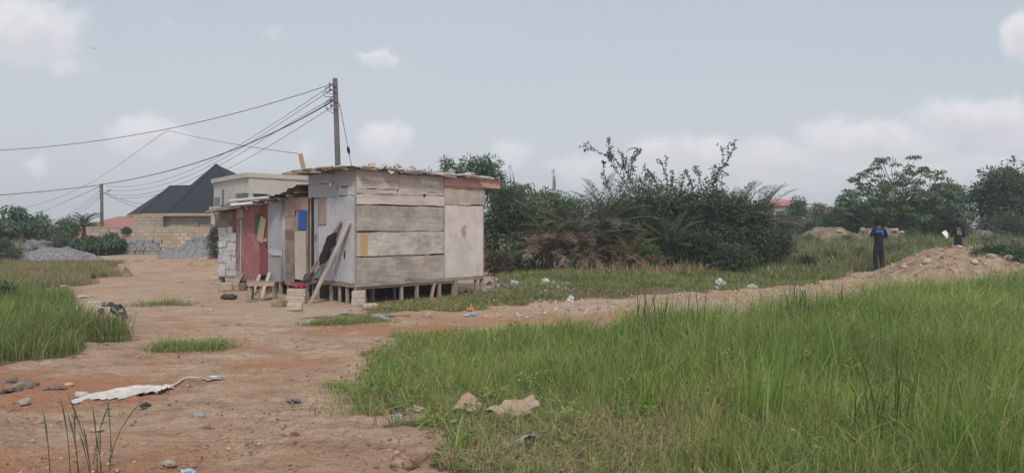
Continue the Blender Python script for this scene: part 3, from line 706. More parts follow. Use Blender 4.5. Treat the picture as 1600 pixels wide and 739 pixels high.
# ------------------------------------------------------------------ the row of stilted huts; local x runs along the camera-facing front, y runs back along the left row
A0 = Vector((-3.18, 15.6, 0)); ANG = math.atan2(.695, .719)
A0.z = gzf(A0.x, A0.y)
ca, sa = math.cos(ANG), math.sin(ANG)
def tf_(u):        # local x on the front wall under photo column u
    k = (u-800)/F; return (k*15.6+3.18)/(ca-k*sa)
def sf_(u):        # local y on the left wall under photo column u
    k = (u-800)/F; return -(3.18+k*15.6)/(sa+k*ca)
def zf_(v, t): return Zv(v, 15.6+sa*t)
def zs_(v, s): return Zv(v, 15.6+ca*s)
def zq(z): return z-A0.z
def lz(x, y):      # ground height in the hut's frame
    wx = A0.x+ca*x-sa*y; wy = A0.y+sa*x+ca*y; return gzf(wx, wy)-A0.z
def local(wx, wy): dx = wx-A0.x; dy = wy-A0.y; return (ca*dx+sa*dy, -sa*dx+ca*dy)

def rough_panel(ax, a0, a1, z0, z1, off, th, mat, parent, name, j=.012, seg=7):
    """a board with uneven edges; ax 'x': lies on the front wall, 'y': on the left wall; off = how far its face stands out"""
    m = MB(); vs = []; n = seg
    edge = [(a0+(a1-a0)*i/n, z0+random.uniform(-j, j)) for i in range(n+1)]+[(a1+random.uniform(-j, j)*.6, z0+(z1-z0)*.5)]+[(a1-(a1-a0)*i/n, z1+random.uniform(-j, j)) for i in range(n+1)]+[(a0+random.uniform(-j, j)*.6, z0+(z1-z0)*.5)]
    w_ = [random.uniform(-.007, .006) for _ in edge]
    k = len(edge)
    for d in (0, th):
        for (p, z), e in zip(edge, w_):
            q = -(off-d)+e*(1 if d == 0 else 0)
            vs.append((p, q, z) if ax == 'x' else (q, p, z))
    fr = list(range(k)); bk = list(range(k, 2*k))
    fs = [fr[::-1] if ax == 'y' else fr, bk if ax == 'y' else bk[::-1]]+[(i, k+i, k+(i+1) % k, (i+1) % k) if ax == 'x' else (i, (i+1) % k, k+(i+1) % k, k+i) for i in range(k)]
    m.add(vs, fs); return m.build(name, mat, parent, False)

LX, LY = 3.45, 1.85
hut = thing('plywood_hut', 'patched grey plywood hut on wooden stilts with a pink fascia board', 'hut', A0, ANG)
# black carcass behind the boards: gaps read dark and nothing shows through
m = MB(); m.box(.02, LX-.03, .03, LY-.02, .44, 2.52); m.build('dark_backing', BLACKIN, hut)
zl = [.445, .965, 1.475, 2.03]
t1 = tf_(693)
s1, s2, s3, s4, s5 = sf_(526), sf_(512), sf_(499), sf_(486), sf_(484)
# camera-facing front: courses of weathered sheets
rough_panel('x', -.02, t1, zl[0], zl[1]-.006, .018, .02, PLYDARK, hut, 'plywood_panel')
rough_panel('x', -.02, t1, zl[1]+.016, zl[2]-.006, .026, .02, PLY, hut, 'plywood_panel')
rough_panel('x', -.02, t1, zl[2]+.016, zl[3]-.006, .020, .02, PLYDARK, hut, 'plywood_panel')
rough_panel('x', -.02, t1-.01, zl[3]+.014, 2.255, .030, .02, PLYTOP, hut, 'plywood_panel')
rough_panel('x', -.01, 1.02, 2.268, 2.36, .022, .02, PLYTOP, hut, 'plywood_panel')
rough_panel('x', 1.028, t1, 2.266, 2.335, .034, .02, PLYTOP, hut, 'plywood_panel')
rough_panel('x', -.01, 1.05, 2.365, 2.53, .027, .02, PLYTOP, hut, 'plywood_panel')
rough_panel('x', 1.058, t1, 2.34, 2.70, .022, .02, PLYTOP, hut, 'plywood_panel')
rough_panel('x', -.01, 1.05, 2.535, 2.74, .020, .02, PLYTOP, hut, 'plywood_panel')
rough_panel('x', .10, .27, .985, 1.46, .031, .006, BAREWOOD, hut, 'bare_patch', .02, 3)
rough_panel('x', 1.72, 1.88, .72, .955, .023, .006, mat_wood('yellow_patch', (.47, .37, .24), (.3, .22, .15), (.5, .42, .3), 'z', .5, .3), hut, 'bare_patch', .03, 3)
rough_panel('x', t1+.015, LX+.0, .44, 2.07, .028, .02, PLYPALE, hut, 'plywood_panel')
rough_panel('x', t1+.012, LX+.05, 2.085, 2.43, .040, .025, mat_wood('streaky_panel', (.50, .43, .375), (.27, .22, .19), (.60, .52, .46), 'z', .6, .75), hut, 'plywood_panel')
rough_panel('x', t1+.012, LX-.02, 2.435, 2.50, .026, .02, BAREWOOD, hut, 'plywood_panel')
rough_panel('x', t1+.51, t1+.63, 1.33, 1.61, .032, .005, PLYDARK, hut, 'torn_patch', .03, 3)
m = MB(); m.box(t1-.004, 3.98, -.055, -.033, 2.49, 2.70, jit=.006); m.build('fascia_board', PINKF, hut)
m = MB(); m.box(3.955, 3.98, -.03, 1.2, 2.49, 2.69); m.build('fascia_board', PINKF, hut)
m = MB(); m.blob((1.73, -.04, 2.27), (.035, .01, .03), 1, .5, 3, 2); m.build('knot_hole', BLACKIN, hut)
# dark vertical batten joints
m = MB(); m.box(-.026, .006, -.036, -.006, .30, 2.76); m.build('corner_post', PLANK, hut)
m = MB(); m.box(t1-.006, t1+.012, -.037, -.012, .42, 2.46); m.build('batten', PLYDARK, hut)
m = MB(); m.box(LX-.02, LX+.03, -.022, .03, .2, 2.5); m.build('corner_post', PLANK, hut)
# right end, seen from a step to the side
rz_ = MB(); rz_.box(LX, LX+.02, .0, LY, .44, 2.5); rz_.build('end_wall', PLY, hut)
rz_ = MB(); rz_.box(.03, LX, LY-.015, LY, .44, 2.75); rz_.build('rear_wall', PLYDARK, hut)
for (zz, yy) in ((1.85, .12), (1.62, .2), (1.2, .3), (.95, .15)):
    m = MB(); m.box(LX+.02, LX+.045, yy, yy+.35, zz, zz+.2, jit=.02); m.build('torn_board', PLANKX, hut)
# left wall: grey painted sheets, board, door
rough_panel('y', .0, s1, .44, 2.22, .022, .02, GREYP, hut, 'grey_sheet')
rough_panel('y', s1+.008, s2, .44, 2.20, .030, .02, GREYP, hut, 'grey_sheet')
rough_panel('y', s2+.008, s3, .44, 1.62, .024, .02, GREYP, hut, 'grey_sheet')
rough_panel('y', s2+.006, s3-.01, 1.625, 2.19, .036, .02, TANBOARD if False else mat_wood('brown_shutter', (.33, .25, .20), (.24, .18, .14), (.38, .30, .25), 'z', .4, .2), hut, 'brown_board')
rough_panel('y', -.01, .62, 2.23, 2.40, .032, .02, GREYP, hut, 'grey_sheet')
rough_panel('y', -.01, .75, 2.41, 2.74, .022, .02, GREYP2, hut, 'grey_sheet')
rough_panel('y', .63, 1.3, 2.205, 2.50, .036, .02, GREYP2, hut, 'grey_sheet')
rough_panel('y', .76, LY, 2.505, 2.72, .026, .02, GREYP2, hut, 'grey_sheet')
rough_panel('y', 1.31, LY, 2.21, 2.50, .024, .02, GREYP2, hut, 'grey_sheet')
d = MB(); d.box(-.034, -.016, s3+.16, s3+.02, .47, 2.18, jit=.004); door = d.build('door', GREYP2, hut)
m = MB(); m.box(-.046, -.036, s3+.12, s3+.05, 1.38, 1.42); m.build('hasp', STEEL, door)
m = MB(); m.box(-.062, -.037, s3+.105, s3+.065, 1.30, 1.375); m.tube([(-.05, s3+.095, 1.37), (-.05, s3+.095, 1.40), (-.05, s3+.075, 1.40), (-.05, s3+.075, 1.37)], .005, 5); m.build('padlock', STEEL, door)
m = MB(); m.box(-.036, -.02, s4, s4-.05, .44, 2.2); m.box(-.036, -.02, s3, s3+.018, .44, 2.2); m.build('door_frame', PLANK, hut)
m = MB(); m.box(-.02, -.01, s3+.165, s4-.055, .45, 2.2); m.build('door_gap', BLACKIN, hut)
rough_panel('y', -.02, LY-.1, .35, .437, .034, .03, PLANKY, hut, 'sill_beam', .008)
m = MB(); m.tube([(-.05, .86, 2.47), (-.075, .86, 2.47)], .045, 10); m.build('lamp_holder', WHITEP, hut)
m = MB(); m.blob((-.035, .36, 1.02), (.006, .03, .10), 1, .6, 3, 5); m.build('torn_hole', BLACKIN, hut)
# floor beams and stilts
m = MB(); m.box(-.04, LX+.02, -.045, -.0, .36, .435, jit=.006); m.build('sill_beam', PLANKX, hut)
m = MB(); m.box(-.03, LX-.9, -.02, .02, .315, .352, jit=.008); m.build('sill_beam', PLANKX, hut)
m = MB(); m.box(0, LX, .02, LY, .37, .425); m.build('floor_deck', PLYDARK, hut)
def stilt(x, y, w_=.06, lean=0, top=.375):
    z = lz(x+lean, y)-.08; m = MB(); m.bar((x+lean, y, z), (x, y, top), w_, w_*.8, random.uniform(-.2, .2)); m.build('stilt', PLANK, hut)
for u, w_ in ((592, .05), (603, .08), (628, .065), (637.5, .05), (652, .07), (687, .075), (711, .11), (744, .06)): stilt(tf_(u), .02 if u not in (592, 603, 637.5) else .5, w_)
stilt(tf_(679), .0, .06, -.12); stilt(LX-.02, .02, .06); stilt(tf_(725), .3, .05)
for s in (.03, .32, .62, .95, 1.5): stilt(.01, s, .06)
for x in (.6, 1.4, 2.2, 3.0):
    for y in (1.0, 1.75): stilt(x, y, .07)
# boards added to close off the crawl space and make it look dark
for i in range(9):
    x = .05+i*.38; m = MB(); m.box(x, x+.36, LY-.06+.02*(i % 2), LY-.04+.02*(i % 2), lz(x, LY)-.05, .37, jit=.01); m.build('added_skirt', PLYDARK, hut)
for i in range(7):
    x = .25+i*.45; m = MB(); m.box(x, x+.43, .85+.03*(i % 2), .87+.03*(i % 2), lz(x, .85)-.05, .37, jit=.012); m.build('added_skirt', mat_plain('painted_shade', (.045, .038, .033), .95), hut)  # shade under the floor put into this near-black board colour
# roof: overlapping tin sheets, wobbly along the front, weighted with planks and stones
roof = thing('roof', None, None); roof.parent = hut; 
for k in ('label', 'category'):
    if k in roof: del roof[k]
def tin(x0, x1, y0, y1, z00, z10, z01, z11, mat, parent, wave=.018, n=26, wl=.11, name='roof_sheet', th=.004, jag=.05):
    """corrugated sheet; corrugations run along y; corner heights z00 (x0,y0) z10 (x1,y0) z01 z11"""
    ny = 5; vs = []
    js = [random.uniform(-jag, jag) for _ in range(n+1)]
    for lay in (0, 1):
        for j in range(ny+1):
            for i in range(n+1):
                a = i/n; b = j/ny; x = x0+(x1-x0)*a; y = y0+(y1-y0)*b+(js[i]*.5 if j == 0 else 0)
                z = (z00*(1-a)+z10*a)*(1-b)+(z01*(1-a)+z11*a)*b+wave*math.sin(2*math.pi*x/wl)+.014*math.sin(3.1*x+2*b+x0*7)-(.03*max(0, js[i])*8*(j == 0))
                vs.append((x, y, z-lay*th))
    q = (n+1)*(ny+1); fs = []
    for j in range(ny):
        for i in range(n):
            a = j*(n+1)+i; fs.append((a, a+1, a+n+2, a+n+1)); fs.append((q+a, q+a+n+1, q+a+n+2, q+a+1))
    for i in range(n):
        fs.append((i, q+i, q+i+1, i+1)); a = ny*(n+1)+i; fs.append((a, a+1, q+a+1, q+a))
    for j in range(ny):
        a = j*(n+1); fs.append((a, a+n+1, q+a+n+1, q+a)); a += n; fs.append((a, q+a, q+a+n+1, a+n+1))
    m = MB(); m.add(vs, fs); return m.build(name, mat, parent, False)
def rz0(x): return 2.81-.022*x        # roof level along the front
tin(-.22, 1.0, -.16, LY+.25, rz0(-.2), rz0(1.0)-.01, 2.80, 2.78, TINROOF, roof)
tin(.55, 1.55, -.22, LY+.2, rz0(.55)+.03, rz0(1.55)+.0, 2.82, 2.80, TINPALE, roof, .02)
tin(1.3, 2.5, -.17, LY+.22, rz0(1.3)+.02, rz0(2.5)-.02, 2.82, 2.78, TINROOF, roof, .02)
tin(2.2, 3.3, -.19, LY+.2, rz0(2.2)+.02, rz0(3.3)-.0, 2.80, 2.76, TINROOF, roof, .016)
tin(3.0, 3.95, -.14, LY+.2, rz0(3.0)+.01, rz0(3.95)-.03, 2.76, 2.72, TINROOF, roof, .014)
for (x, wd, lg, mt) in ((.62, .22, .12, TINPALE), (.9, .18, .09, TINPALE), (1.08, .2, .07, TINPALE), (.3, .25, .05, TINROOF), (1.75, .3, .05, TINROOF), (2.5, .25, .04, TINPALE)):
    m = MB(); z = rz0(x)-.0
    m.add([(x, -.20, z), (x+wd, -.20, z-.01), (x+wd*.8, -.225, z-lg*.7), (x+wd*.45, -.23, z-lg), (x+wd*.1, -.222, z-lg*.5), (x, -.19, z+.006), (x+wd, -.19, z-.004), (x+wd*.8, -.219, z-lg*.7), (x+wd*.45, -.224, z-lg), (x+wd*.1, -.216, z-lg*.5)], [(0, 1, 2, 3, 4), (9, 8, 7, 6, 5), (0, 5, 6, 1), (1, 6, 7, 2), (2, 7, 8, 3), (3, 8, 9, 4), (4, 9, 5, 0)]); m.build('torn_flap', mt, roof)
for (y, x0, x1, dz) in ((.08, -.28, 1.4, .0), (.30, -.42, 1.2, .03), (.55, -.36, 1.0, .012), (.82, -.55, .9, -.03), (1.05, -.38, .8, .035), (1.30, -.62, .6, .0), (1.55, -.42, .5, .03), (1.78, -.68, .6, -.02), (1.95, -.5, .6, .02)):
    m = MB(); m.bar((x0, y, 2.735+dz), (x1, y+.05, 2.745+dz*.5), .055, .04, random.uniform(-.3, .3)); m.build('rafter', PLANKX if y < 1.5 else TANBOARD, roof)
m = MB(); m.box(-.3, LX+.3, -.02, .03, 2.72, 2.765); m.build('rafter', PLANKX, roof)
for (y0, x0, y1, x1) in ((.3, -.32, 1.9, -.28), (.0, -.25, 1.2, -.2)):
    m = MB(); m.bar((x0, y0, 2.79), (x1, y1, 2.80), .09, .03); m.build('edge_plank', PLANKY, roof)
for i in range(34):       # ragged battens and tin scraps along the eaves
    x = random.uniform(-.25, 3.6); z = rz0(x)-random.uniform(.0, .05); l_ = random.uniform(.12, .5)
    m = MB(); m.bar((x, -.19-random.uniform(0, .05), z), (x+l_, -.19-random.uniform(0, .05), z+random.uniform(-.04, .03)-.02*l_), random.uniform(.03, .08), random.uniform(.012, .03), random.uniform(-.5, .5)); m.build('eave_scrap', random.choice([TINPALE, TINROOF, PLANKX, PLYPALE, TINROOF]), roof)
for i in range(16):
    y = random.uniform(-.1, 1.9); l_ = random.uniform(.15, .5); z = 2.79+random.uniform(-.03, .03)
    m = MB(); m.bar((-.24-random.uniform(0, .12), y, z), (-.24-random.uniform(0, .12), y+l_, z+random.uniform(-.03, .03)), random.uniform(.03, .08), random.uniform(.012, .03), random.uniform(-.5, .5)); m.build('eave_scrap', random.choice([TINPALE, TINROOF, PLANKX, PALEDOOR]), roof)
# stones, planks and brick bits weighing the roof down: loose, so things of their own
def stone(name, label, cat_, wp, r, mat=STONE, group=None, seed=0, rz=0, sub=2, amp=.3, sink=.35):
    m = MB(); m.blob((0, 0, r[2]*(1-sink)), r, sub, amp, 1.6, seed, rz, flat=-.0 if False else None)
    o = m.build(name, mat, None, False, loc=wp); return tag(o, label, cat_, group)
def roofpt(x, y, dz=0):
    v = Matrix.Translation(A0) @ Matrix.Rotation(ANG, 4, 'Z') @ Vector((x, y, 0)); v.z = A0.z+rz0(x)+.02+dz; return v
for i, (x, y, r, mt, lb) in enumerate([(.42, .02, (.09, .06, .05), BAREWOOD, 'tan wood block on the tin roof beside the tall pole'), (.72, .0, (.08, .06, .045), STONE, 'small rounded stone left of the two middle roof stones'), (1.02, -.03, (.13, .08, .06), GBLOCK, 'flat grey stone weighing down the middle of the tin roof'),
        (1.42, -.02, (.09, .07, .06), STONE, 'rounded brown stone on the tin roof right of the flat grey one'), (2.55, .05, (.10, .07, .07), GBLOCK, 'angular grey stone on the roof above the pink fascia start'), (3.05, .0, (.16, .09, .045), STONE, 'long flat stone on the roof above the pink fascia'), (2.2, .02, (.12, .06, .04), STONE, 'low tan stone on the roof over the panel joint')]):
    stone('roof_stone', lb, 'stone', roofpt(x, y), r, mt, 'stones weighing down the tin roof', i, i*.7)
m = MB(); p = roofpt(-.20, 1.72); q = P(469, 240, p.y-.1); m.bar(p-q+Vector((0, 0, -.05)), (0, 0, 0), .10, .03, .8)
tag(m.build('upright_plank', TANBOARD, None, loc=q), 'lone plank sticking up from the hut roof edge', 'plank')
m = MB(); p = roofpt(1.95, .1); m.bar((0, 0, 0), (.0, .05, .16), .03, .012); tag(m.build('roof_stick', GREYP2, None, loc=p), 'short stick standing up on the tin roof', 'stick')

# ---- second hut: brown boards with blue sheet
h2 = thing('board_hut', 'low brown plank hut with a blue window sheet between the grey and red huts', 'hut', A0, ANG)
a0, a1 = LY+.03, sf_(447)
m = MB(); m.box(.03, 2.4, a0, a1-.01, .36, 2.1); m.build('dark_backing', BLACKIN, h2)
sm = sf_(461)
zs = [.32, .52, .70, .90, 1.10, 1.30, 1.50]
for i in range(6): rough_panel('y', sm+random.uniform(-.03, .02), a1, zs[i], zs[i+1]+.02, .02+.006*(i % 2), .018, PLANKY, h2, 'board')
rough_panel('y', sm-.06, a1, 1.50, 1.83, .024, .018, BROWNPLY, h2, 'board')
rough_panel('y', sm-.03, a1, 1.84, 2.26, .034, .018, BROWNPLY, h2, 'board')
rough_panel('y', a0, sm-.03, 1.94, 2.24, .022, .018, mat_wood('pinkish_ply', (.40, .29, .245), (.3, .21, .175), (.46, .35, .30), 'y', .4, .3), h2, 'board')
rough_panel('y', sf_(467.5), sf_(466.5)+.07, 1.50, 1.93, .022, .018, BROWNPLY, h2, 'board')
rough_panel('y', sf_(480), sf_(467.5), 1.51, 1.95, .030, .01, BLUEP, h2, 'blue_sheet', .006)
rough_panel('y', sf_(479.5), sf_(462.5), .40, 1.49, .036, .02, PALEDOOR, h2, 'door', .008)
rough_panel('y', a0-.0, a0+.07, .34, 1.95, .018, .018, PLANKY, h2, 'door_post', .006)
rough_panel('y', a0, a1, .25, .33, .03, .03, PLANKY, h2, 'sill_beam', .006)
m = MB(); m.box(2.38, 2.4, a0, a1, .3, 2.1); m.build('rear_wall', PLANKY, h2)
r2 = thing('roof', None, None); r2.parent = h2
def tiny(y0, y1, x0, x1, za0, za1, zb0, zb1, mat, parent, wave=.012, n=22, name='roof_sheet', sag=0):
    """roof sheet over the left row: y along the row; za = heights at the row edge (x0) for y0,y1; zb at x1"""
    vs = []; nx = 4
    for lay in (0, 1):
        for j in range(nx+1):
            for i in range(n+1):
                a = i/n; b = j/nx; z = (za0*(1-a)+za1*a)*(1-b)+(zb0*(1-a)+zb1*a)*b+wave*math.sin(a*n*1.3)-sag*math.sin(math.pi*a)+.01*math.sin(a*9+b*3)
                vs.append((x0+(x1-x0)*b+.02*math.sin(a*17)*(j == 0), y0+(y1-y0)*a, z-lay*.006))
    q = (n+1)*(nx+1); fs = []
    for j in range(nx):
        for i in range(n):
            a = j*(n+1)+i; fs.append((a, a+n+1, a+n+2, a+1)); fs.append((q+a, q+a+1, q+a+n+2, q+a+n+1))
    for i in range(n): fs.append((i, i+1, q+i+1, q+i))
    for j in range(nx): a = j*(n+1); fs.append((a, q+a, q+a+n+1, a+n+1)); a += n; fs.append((a, a+n+1, q+a+n+1, q+a))
    m = MB(); m.add(vs, fs); return m.build(name, mat, parent, False)
DARKTIN = mat_mottle('dark_tin', (.09, .075, .065), (.20, .17, .15), 6, .8, .4, c3=(.15, .11, .085))
tiny(a0-.02, a1+.35, -.28, 2.5, 2.50, 2.26, 2.55, 2.40, DARKTIN, r2, .015, sag=.03)
tiny(a0+.1, a1+.5, -.22, 2.4, 2.42, 2.24, 2.5, 2.36, DARKTIN, r2, .015)
for y in (a0+.15, a0+.5, a0+.9): m = MB(); m.bar((-.26, y, 2.36-.17*(y-a0)), (1.0, y, 2.42-.16*(y-a0)), .05, .05); m.build('rafter', PLANKX, r2)
for (x, y) in ((.02, a0+.1), (.02, a1-.1), (.02, a0+.55), (1.2, a0+.2), (1.2, a1-.1), (2.3, a0+.2), (2.3, a1-.2)):
    m = MB(); m.bar((x, y, lz(x, y)-.08), (x, y, .3), .06, .06); m.build('stilt', PLANK, h2)

# ---- third hut: grey tin, red wall, white patched tin
h3 = thing('red_hut', 'long hut with dull red wall, bent grey tin and white patched boards', 'hut', A0, ANG)
b0, b1, b2, b3, b4 = a1+.02, sf_(420), sf_(380), sf_(371), sf_(344)
m = MB(); m.box(.03, 2.3, b0+.02, b4-.02, .30, 1.98); m.build('dark_backing', BLACKIN, h3)
# grey tin bent round the corner
def curved(y0, y1, z0, z1, mat, name, off=.03, bow=.05):
    m = MB(); vs = []; n = 12
    for lay in (0, 1):
        for z in (z0, (z0+z1)/2, z1):
            for i in range(n+1):
                a = i/n; x = -off-bow*math.sin(math.pi*a)*.6+lay*.012+(.16*(1-a/.2)**2 if a < .2 else 0)
                vs.append((x, y0+(y1-y0)*a+random.uniform(-.004, .004), z+random.uniform(-.012, .012)))
    q = 3*(n+1); fs = []
    for j in range(2):
        for i in range(n): a = j*(n+1)+i; fs.append((a, a+n+1, a+n+2, a+1)); fs.append((q+a, q+a+1, q+a+n+2, q+a+n+1))
    for i in range(n): fs.append((i, i+1, q+i+1, q+i)); a = 2*(n+1)+i; fs.append((a, q+a, q+a+1, a+1))
    for j in range(2): a = j*(n+1); fs.append((a, q+a, q+a+n+1, a+n+1)); a += n; fs.append((a, a+n+1, q+a+n+1, q+a))
    m.add(vs, fs); return m.build(name, mat, h3, True)
GREYLOW = mat_wood('grey_sheet_low', (.34, .335, .33), (.24, .235, .23), (.40, .395, .39), 'z', .6, .4, paint=(.37, .37, .37), paint_amt=.7)
curved(b0, b0+.20, .32, 2.18, GREYP2, 'grey_sheet', .022, .01)
rough_panel('y', b0+.17, b1, .96, 2.19, .030, .015, GREYP2, h3, 'grey_sheet', .012)
rough_panel('y', b0+.12, b1-.01, .30, .99, .022, .012, GREYLOW, h3, 'grey_sheet', .014)
rough_panel('y', b0+.10, b1-.08, .905, 1.045, .042, .008, GREYP, h3, 'pale_patch', .01)
sd = sf_(407.6)
rough_panel('y', b1+.005, sd, .42, 2.06, .026, .02, REDD, h3, 'red_panel', .012)
rough_panel('y', sd+.01, b2-.01, 1.40, 2.10, .030, .02, REDP, h3, 'red_panel', .012)
rough_panel('y', sd+.005, b2+.04, .25, 1.41, .040, .02, REDP, h3, 'red_panel', .02)
rough_panel('y', b1+.02, sd-.02, 1.88, 2.12, .036, .02, REDD, h3, 'red_panel', .015)
rough_panel('y', sf_(407.5), sf_(400.5), 1.43, 1.87, .046, .015, GREENP, h3, 'window_shutter', .004)
m = MB(); m.bar((-.055, sf_(409), 1.22), (-.055, sf_(415), 1.80), .015, .30, 0); m.build('tan_board', TANBOARD, h3)
rough_panel('y', sf_(419), sf_(408.5), 1.22, 1.30, .052, .015, TANBOARD, h3, 'tan_board', .006)
m = MB(); m.tube([(-.05, b1+.03, 1.12), (-.065, b1+.03, 1.12)], .03, 8); m.build('door_knob', BLACKIN, h3)
sg = sf_(375)
rough_panel('y', b2+.05, b2+.17, .35, 1.78, .012, .015, GREYP, h3, 'door', .006)
rough_panel('y', sg-.03, b3+.02, .3, 1.85, .028, .02, PLANKY, h3, 'door_post', .008)
rough_panel('y', b2-.06, b3-.02, 1.80, 2.03, .034, .02, TANBOARD, h3, 'tan_board', .01)
rough_panel('y', b3-.01, b3+.22, 1.42, 1.98, .030, .02, REDD, h3, 'brown_board', .012)
rough_panel('y', b3+.2, b4, 1.76, 1.97, .03, .02, PLANKY, h3, 'brown_board', .012)
rough_panel('y', b3+.22, b4+.02, 1.55, 1.75, .026, .02, PLANKY, h3, 'brown_board', .012)
z = .30; rows = [.30, .49, .66, .84, 1.02, 1.20, 1.37, 1.55]
for i in range(7):
    cut = b3+(b4-b3)*random.uniform(.3, .62)
    rough_panel('y', b3+random.uniform(0, .05), cut, rows[i]+.01, rows[i+1]+.02, .026+.022*(i % 2), .012, WHITET, h3, 'white_tin', .016, 3)
    rough_panel('y', cut+.006, b4+random.uniform(-.01, .03), rows[i]+random.uniform(-.02, .02), rows[i+1]+.01, .024+.022*((i+1) % 2), .012, WHITET, h3, 'white_tin', .016, 3)
m = MB(); m.box(.0, 2.3, b4-.0, b4+.02, .3, 1.95); m.build('end_wall', PLYDARK, h3)
m = MB(); m.box(2.29, 2.31, b0, b4, .3, 1.95); m.build('rear_wall', PLYDARK, h3)
rough_panel('y', b3-.1, b4, .24, .31, .03, .05, PLANKY, h3, 'sill_beam', .01)
r3 = thing('roof', None, None); r3.parent = h3
for rr_ in (r2, r3):
    for k in ('label', 'category'):
        if k in rr_: del rr_[k]
tiny(b0-.1, b0+1.6, -.26, 2.4, 2.24, 2.17, 2.30, 2.22, TINROOF, r3); tiny(b0+1.2, b0+2.6, -.30, 2.4, 2.20, 2.10, 2.26, 2.16, TINPALE, r3); tiny(b0+2.3, b4+.08, -.34, 2.4, 2.15, 1.98, 2.2, 2.05, DARKTIN, r3)
for (y0, y1, z0, z1, mt, nm) in ((b0+.2, b0+2.2, 2.25, 2.22, TINPALE, 'edge_pipe'), (b0+1.0, b0+2.1, 2.14, 2.11, WHITEP, 'edge_pipe'), (b0+2.2, b4+.05, 2.10, 1.95, PLANKX, 'edge_plank'), (b0+1.6, b4+.0, 2.07, 1.96, PLANKX, 'edge_plank')):
    m = MB(); m.bar((-.33, y0, z0), (-.36, y1, z1), .05, .05, .4); m.build(nm, mt, r3)
for k, y in enumerate(np.linspace(b0+.3, b4-.1, 7)): m = MB(); m.bar((-.36, y, 2.16-.055*(y-b0)), (.5, y, 2.18-.05*(y-b0)), .045, .045); m.build('rafter', PLANKX, r3)
m = MB(); m.blob((-.10, sf_(391.5), 2.03), (.028, .028, .035), 2, 0); m.tube([(-.10, sf_(391.5), 2.06), (-.10, sf_(391.5), 2.14)], .012, 6); lb_ = m.build('lamp_bulb', WHITEP, h3)
for (x, y) in ((.03, b0+.3), (.03, b1), (.03, sd), (.03, b2), (.03, b3), (.03, b4-.05), (1.2, b0+.3), (1.2, sd), (1.2, b4-.1), (2.2, b0+.3), (2.2, sd), (2.2, b4-.1)):
    m = MB(); m.bar((x, y, lz(x, y)-.08), (x, y, .3), .07, .06); m.build('stilt', PLANK, h3)

# ------------------------------------------------------------------ houses and walls behind
def brick_mat(name, c1, c2, mortar, bw=.45, bh=.22, ax='x', msize=.02, bias=0):
    t = NT(name); tcn = t.n('ShaderNodeTexCoord'); s_ = t.n('ShaderNodeSeparateXYZ'); t.l(tcn.outputs['Object'], s_.inputs[0])
    ad = t.n('ShaderNodeMath', operation='ADD'); t.l(s_.outputs[0], ad.inputs[0]); t.l(s_.outputs[1], ad.inputs[1])
    cxn = t.n('ShaderNodeCombineXYZ'); t.l(ad.outputs[0], cxn.inputs[0]); t.l(s_.outputs[2], cxn.inputs[1])
    b = t.n('ShaderNodeTexBrick'); t.l(cxn.outputs[0], b.inputs[0]); b.inputs['Scale'].default_value = 1; b.inputs['Brick Width'].default_value = bw; b.inputs['Row Height'].default_value = bh
    b.inputs['Mortar Size'].default_value = msize; b.inputs['Color1'].default_value = (*c1, 1); b.inputs['Color2'].default_value = (*c2, 1); b.inputs['Mortar'].default_value = (*mortar, 1); b.inputs['Bias'].default_value = bias
    vec = t.coords((1, 1, 1), False); n_ = t.noise(vec, 1.1, 6, .65)
    c = t.mix(.5, b.outputs[0], t.mix(1, b.outputs[0], t.ramp(n_, [(.3, (.62, .58, .54)), (.7, (1.25, 1.2, 1.15))]), 'MULTIPLY'))
    t.bump(b.outputs['Fac'], -.5, .02); return t.fin(c, .95, .1)
BLK = brick_mat('house_blocks', (.37, .315, .255), (.47, .40, .33), (.24, .205, .17), .46, .24)
BLKW = brick_mat('wall_blocks', (.36, .295, .23), (.52, .44, .355), (.27, .225, .18), .46, .23, bias=.1)
SHINGLE = None
t = NT('black_roof_tiles'); tcn = t.n('ShaderNodeTexCoord'); s_ = t.n('ShaderNodeSeparateXYZ'); t.l(tcn.outputs['Object'], s_.inputs[0])
mm = t.n('ShaderNodeMath', operation='MULTIPLY'); t.l(s_.outputs[2], mm.inputs[0]); mm.inputs[1].default_value = 3.6
fr_ = t.n('ShaderNodeMath', operation='FRACT'); t.l(mm.outputs[0], fr_.inputs[0])
c = t.ramp(fr_.outputs[0], [(.0, (.004, .005, .006)), (.16, (.010, .011, .014)), (.9, (.016, .018, .022))]); n_ = t.noise(t.coords((1, 1, 1), False), 4, 4)
c = t.mix(t.ramp(n_, [(.4, (0, 0, 0)), (.7, (.5, .5, .5))]), c, (.026, .028, .033)); t.bump(fr_.outputs[0], .6, .05)
SHINGLE = t.fin(c, .75, .3)
REDROOF = mat_mottle('red_metal_roof', (.30, .105, .095), (.40, .155, .14), 2.5, .6, .2, (3, 3, .4), c3=(.34, .13, .12))
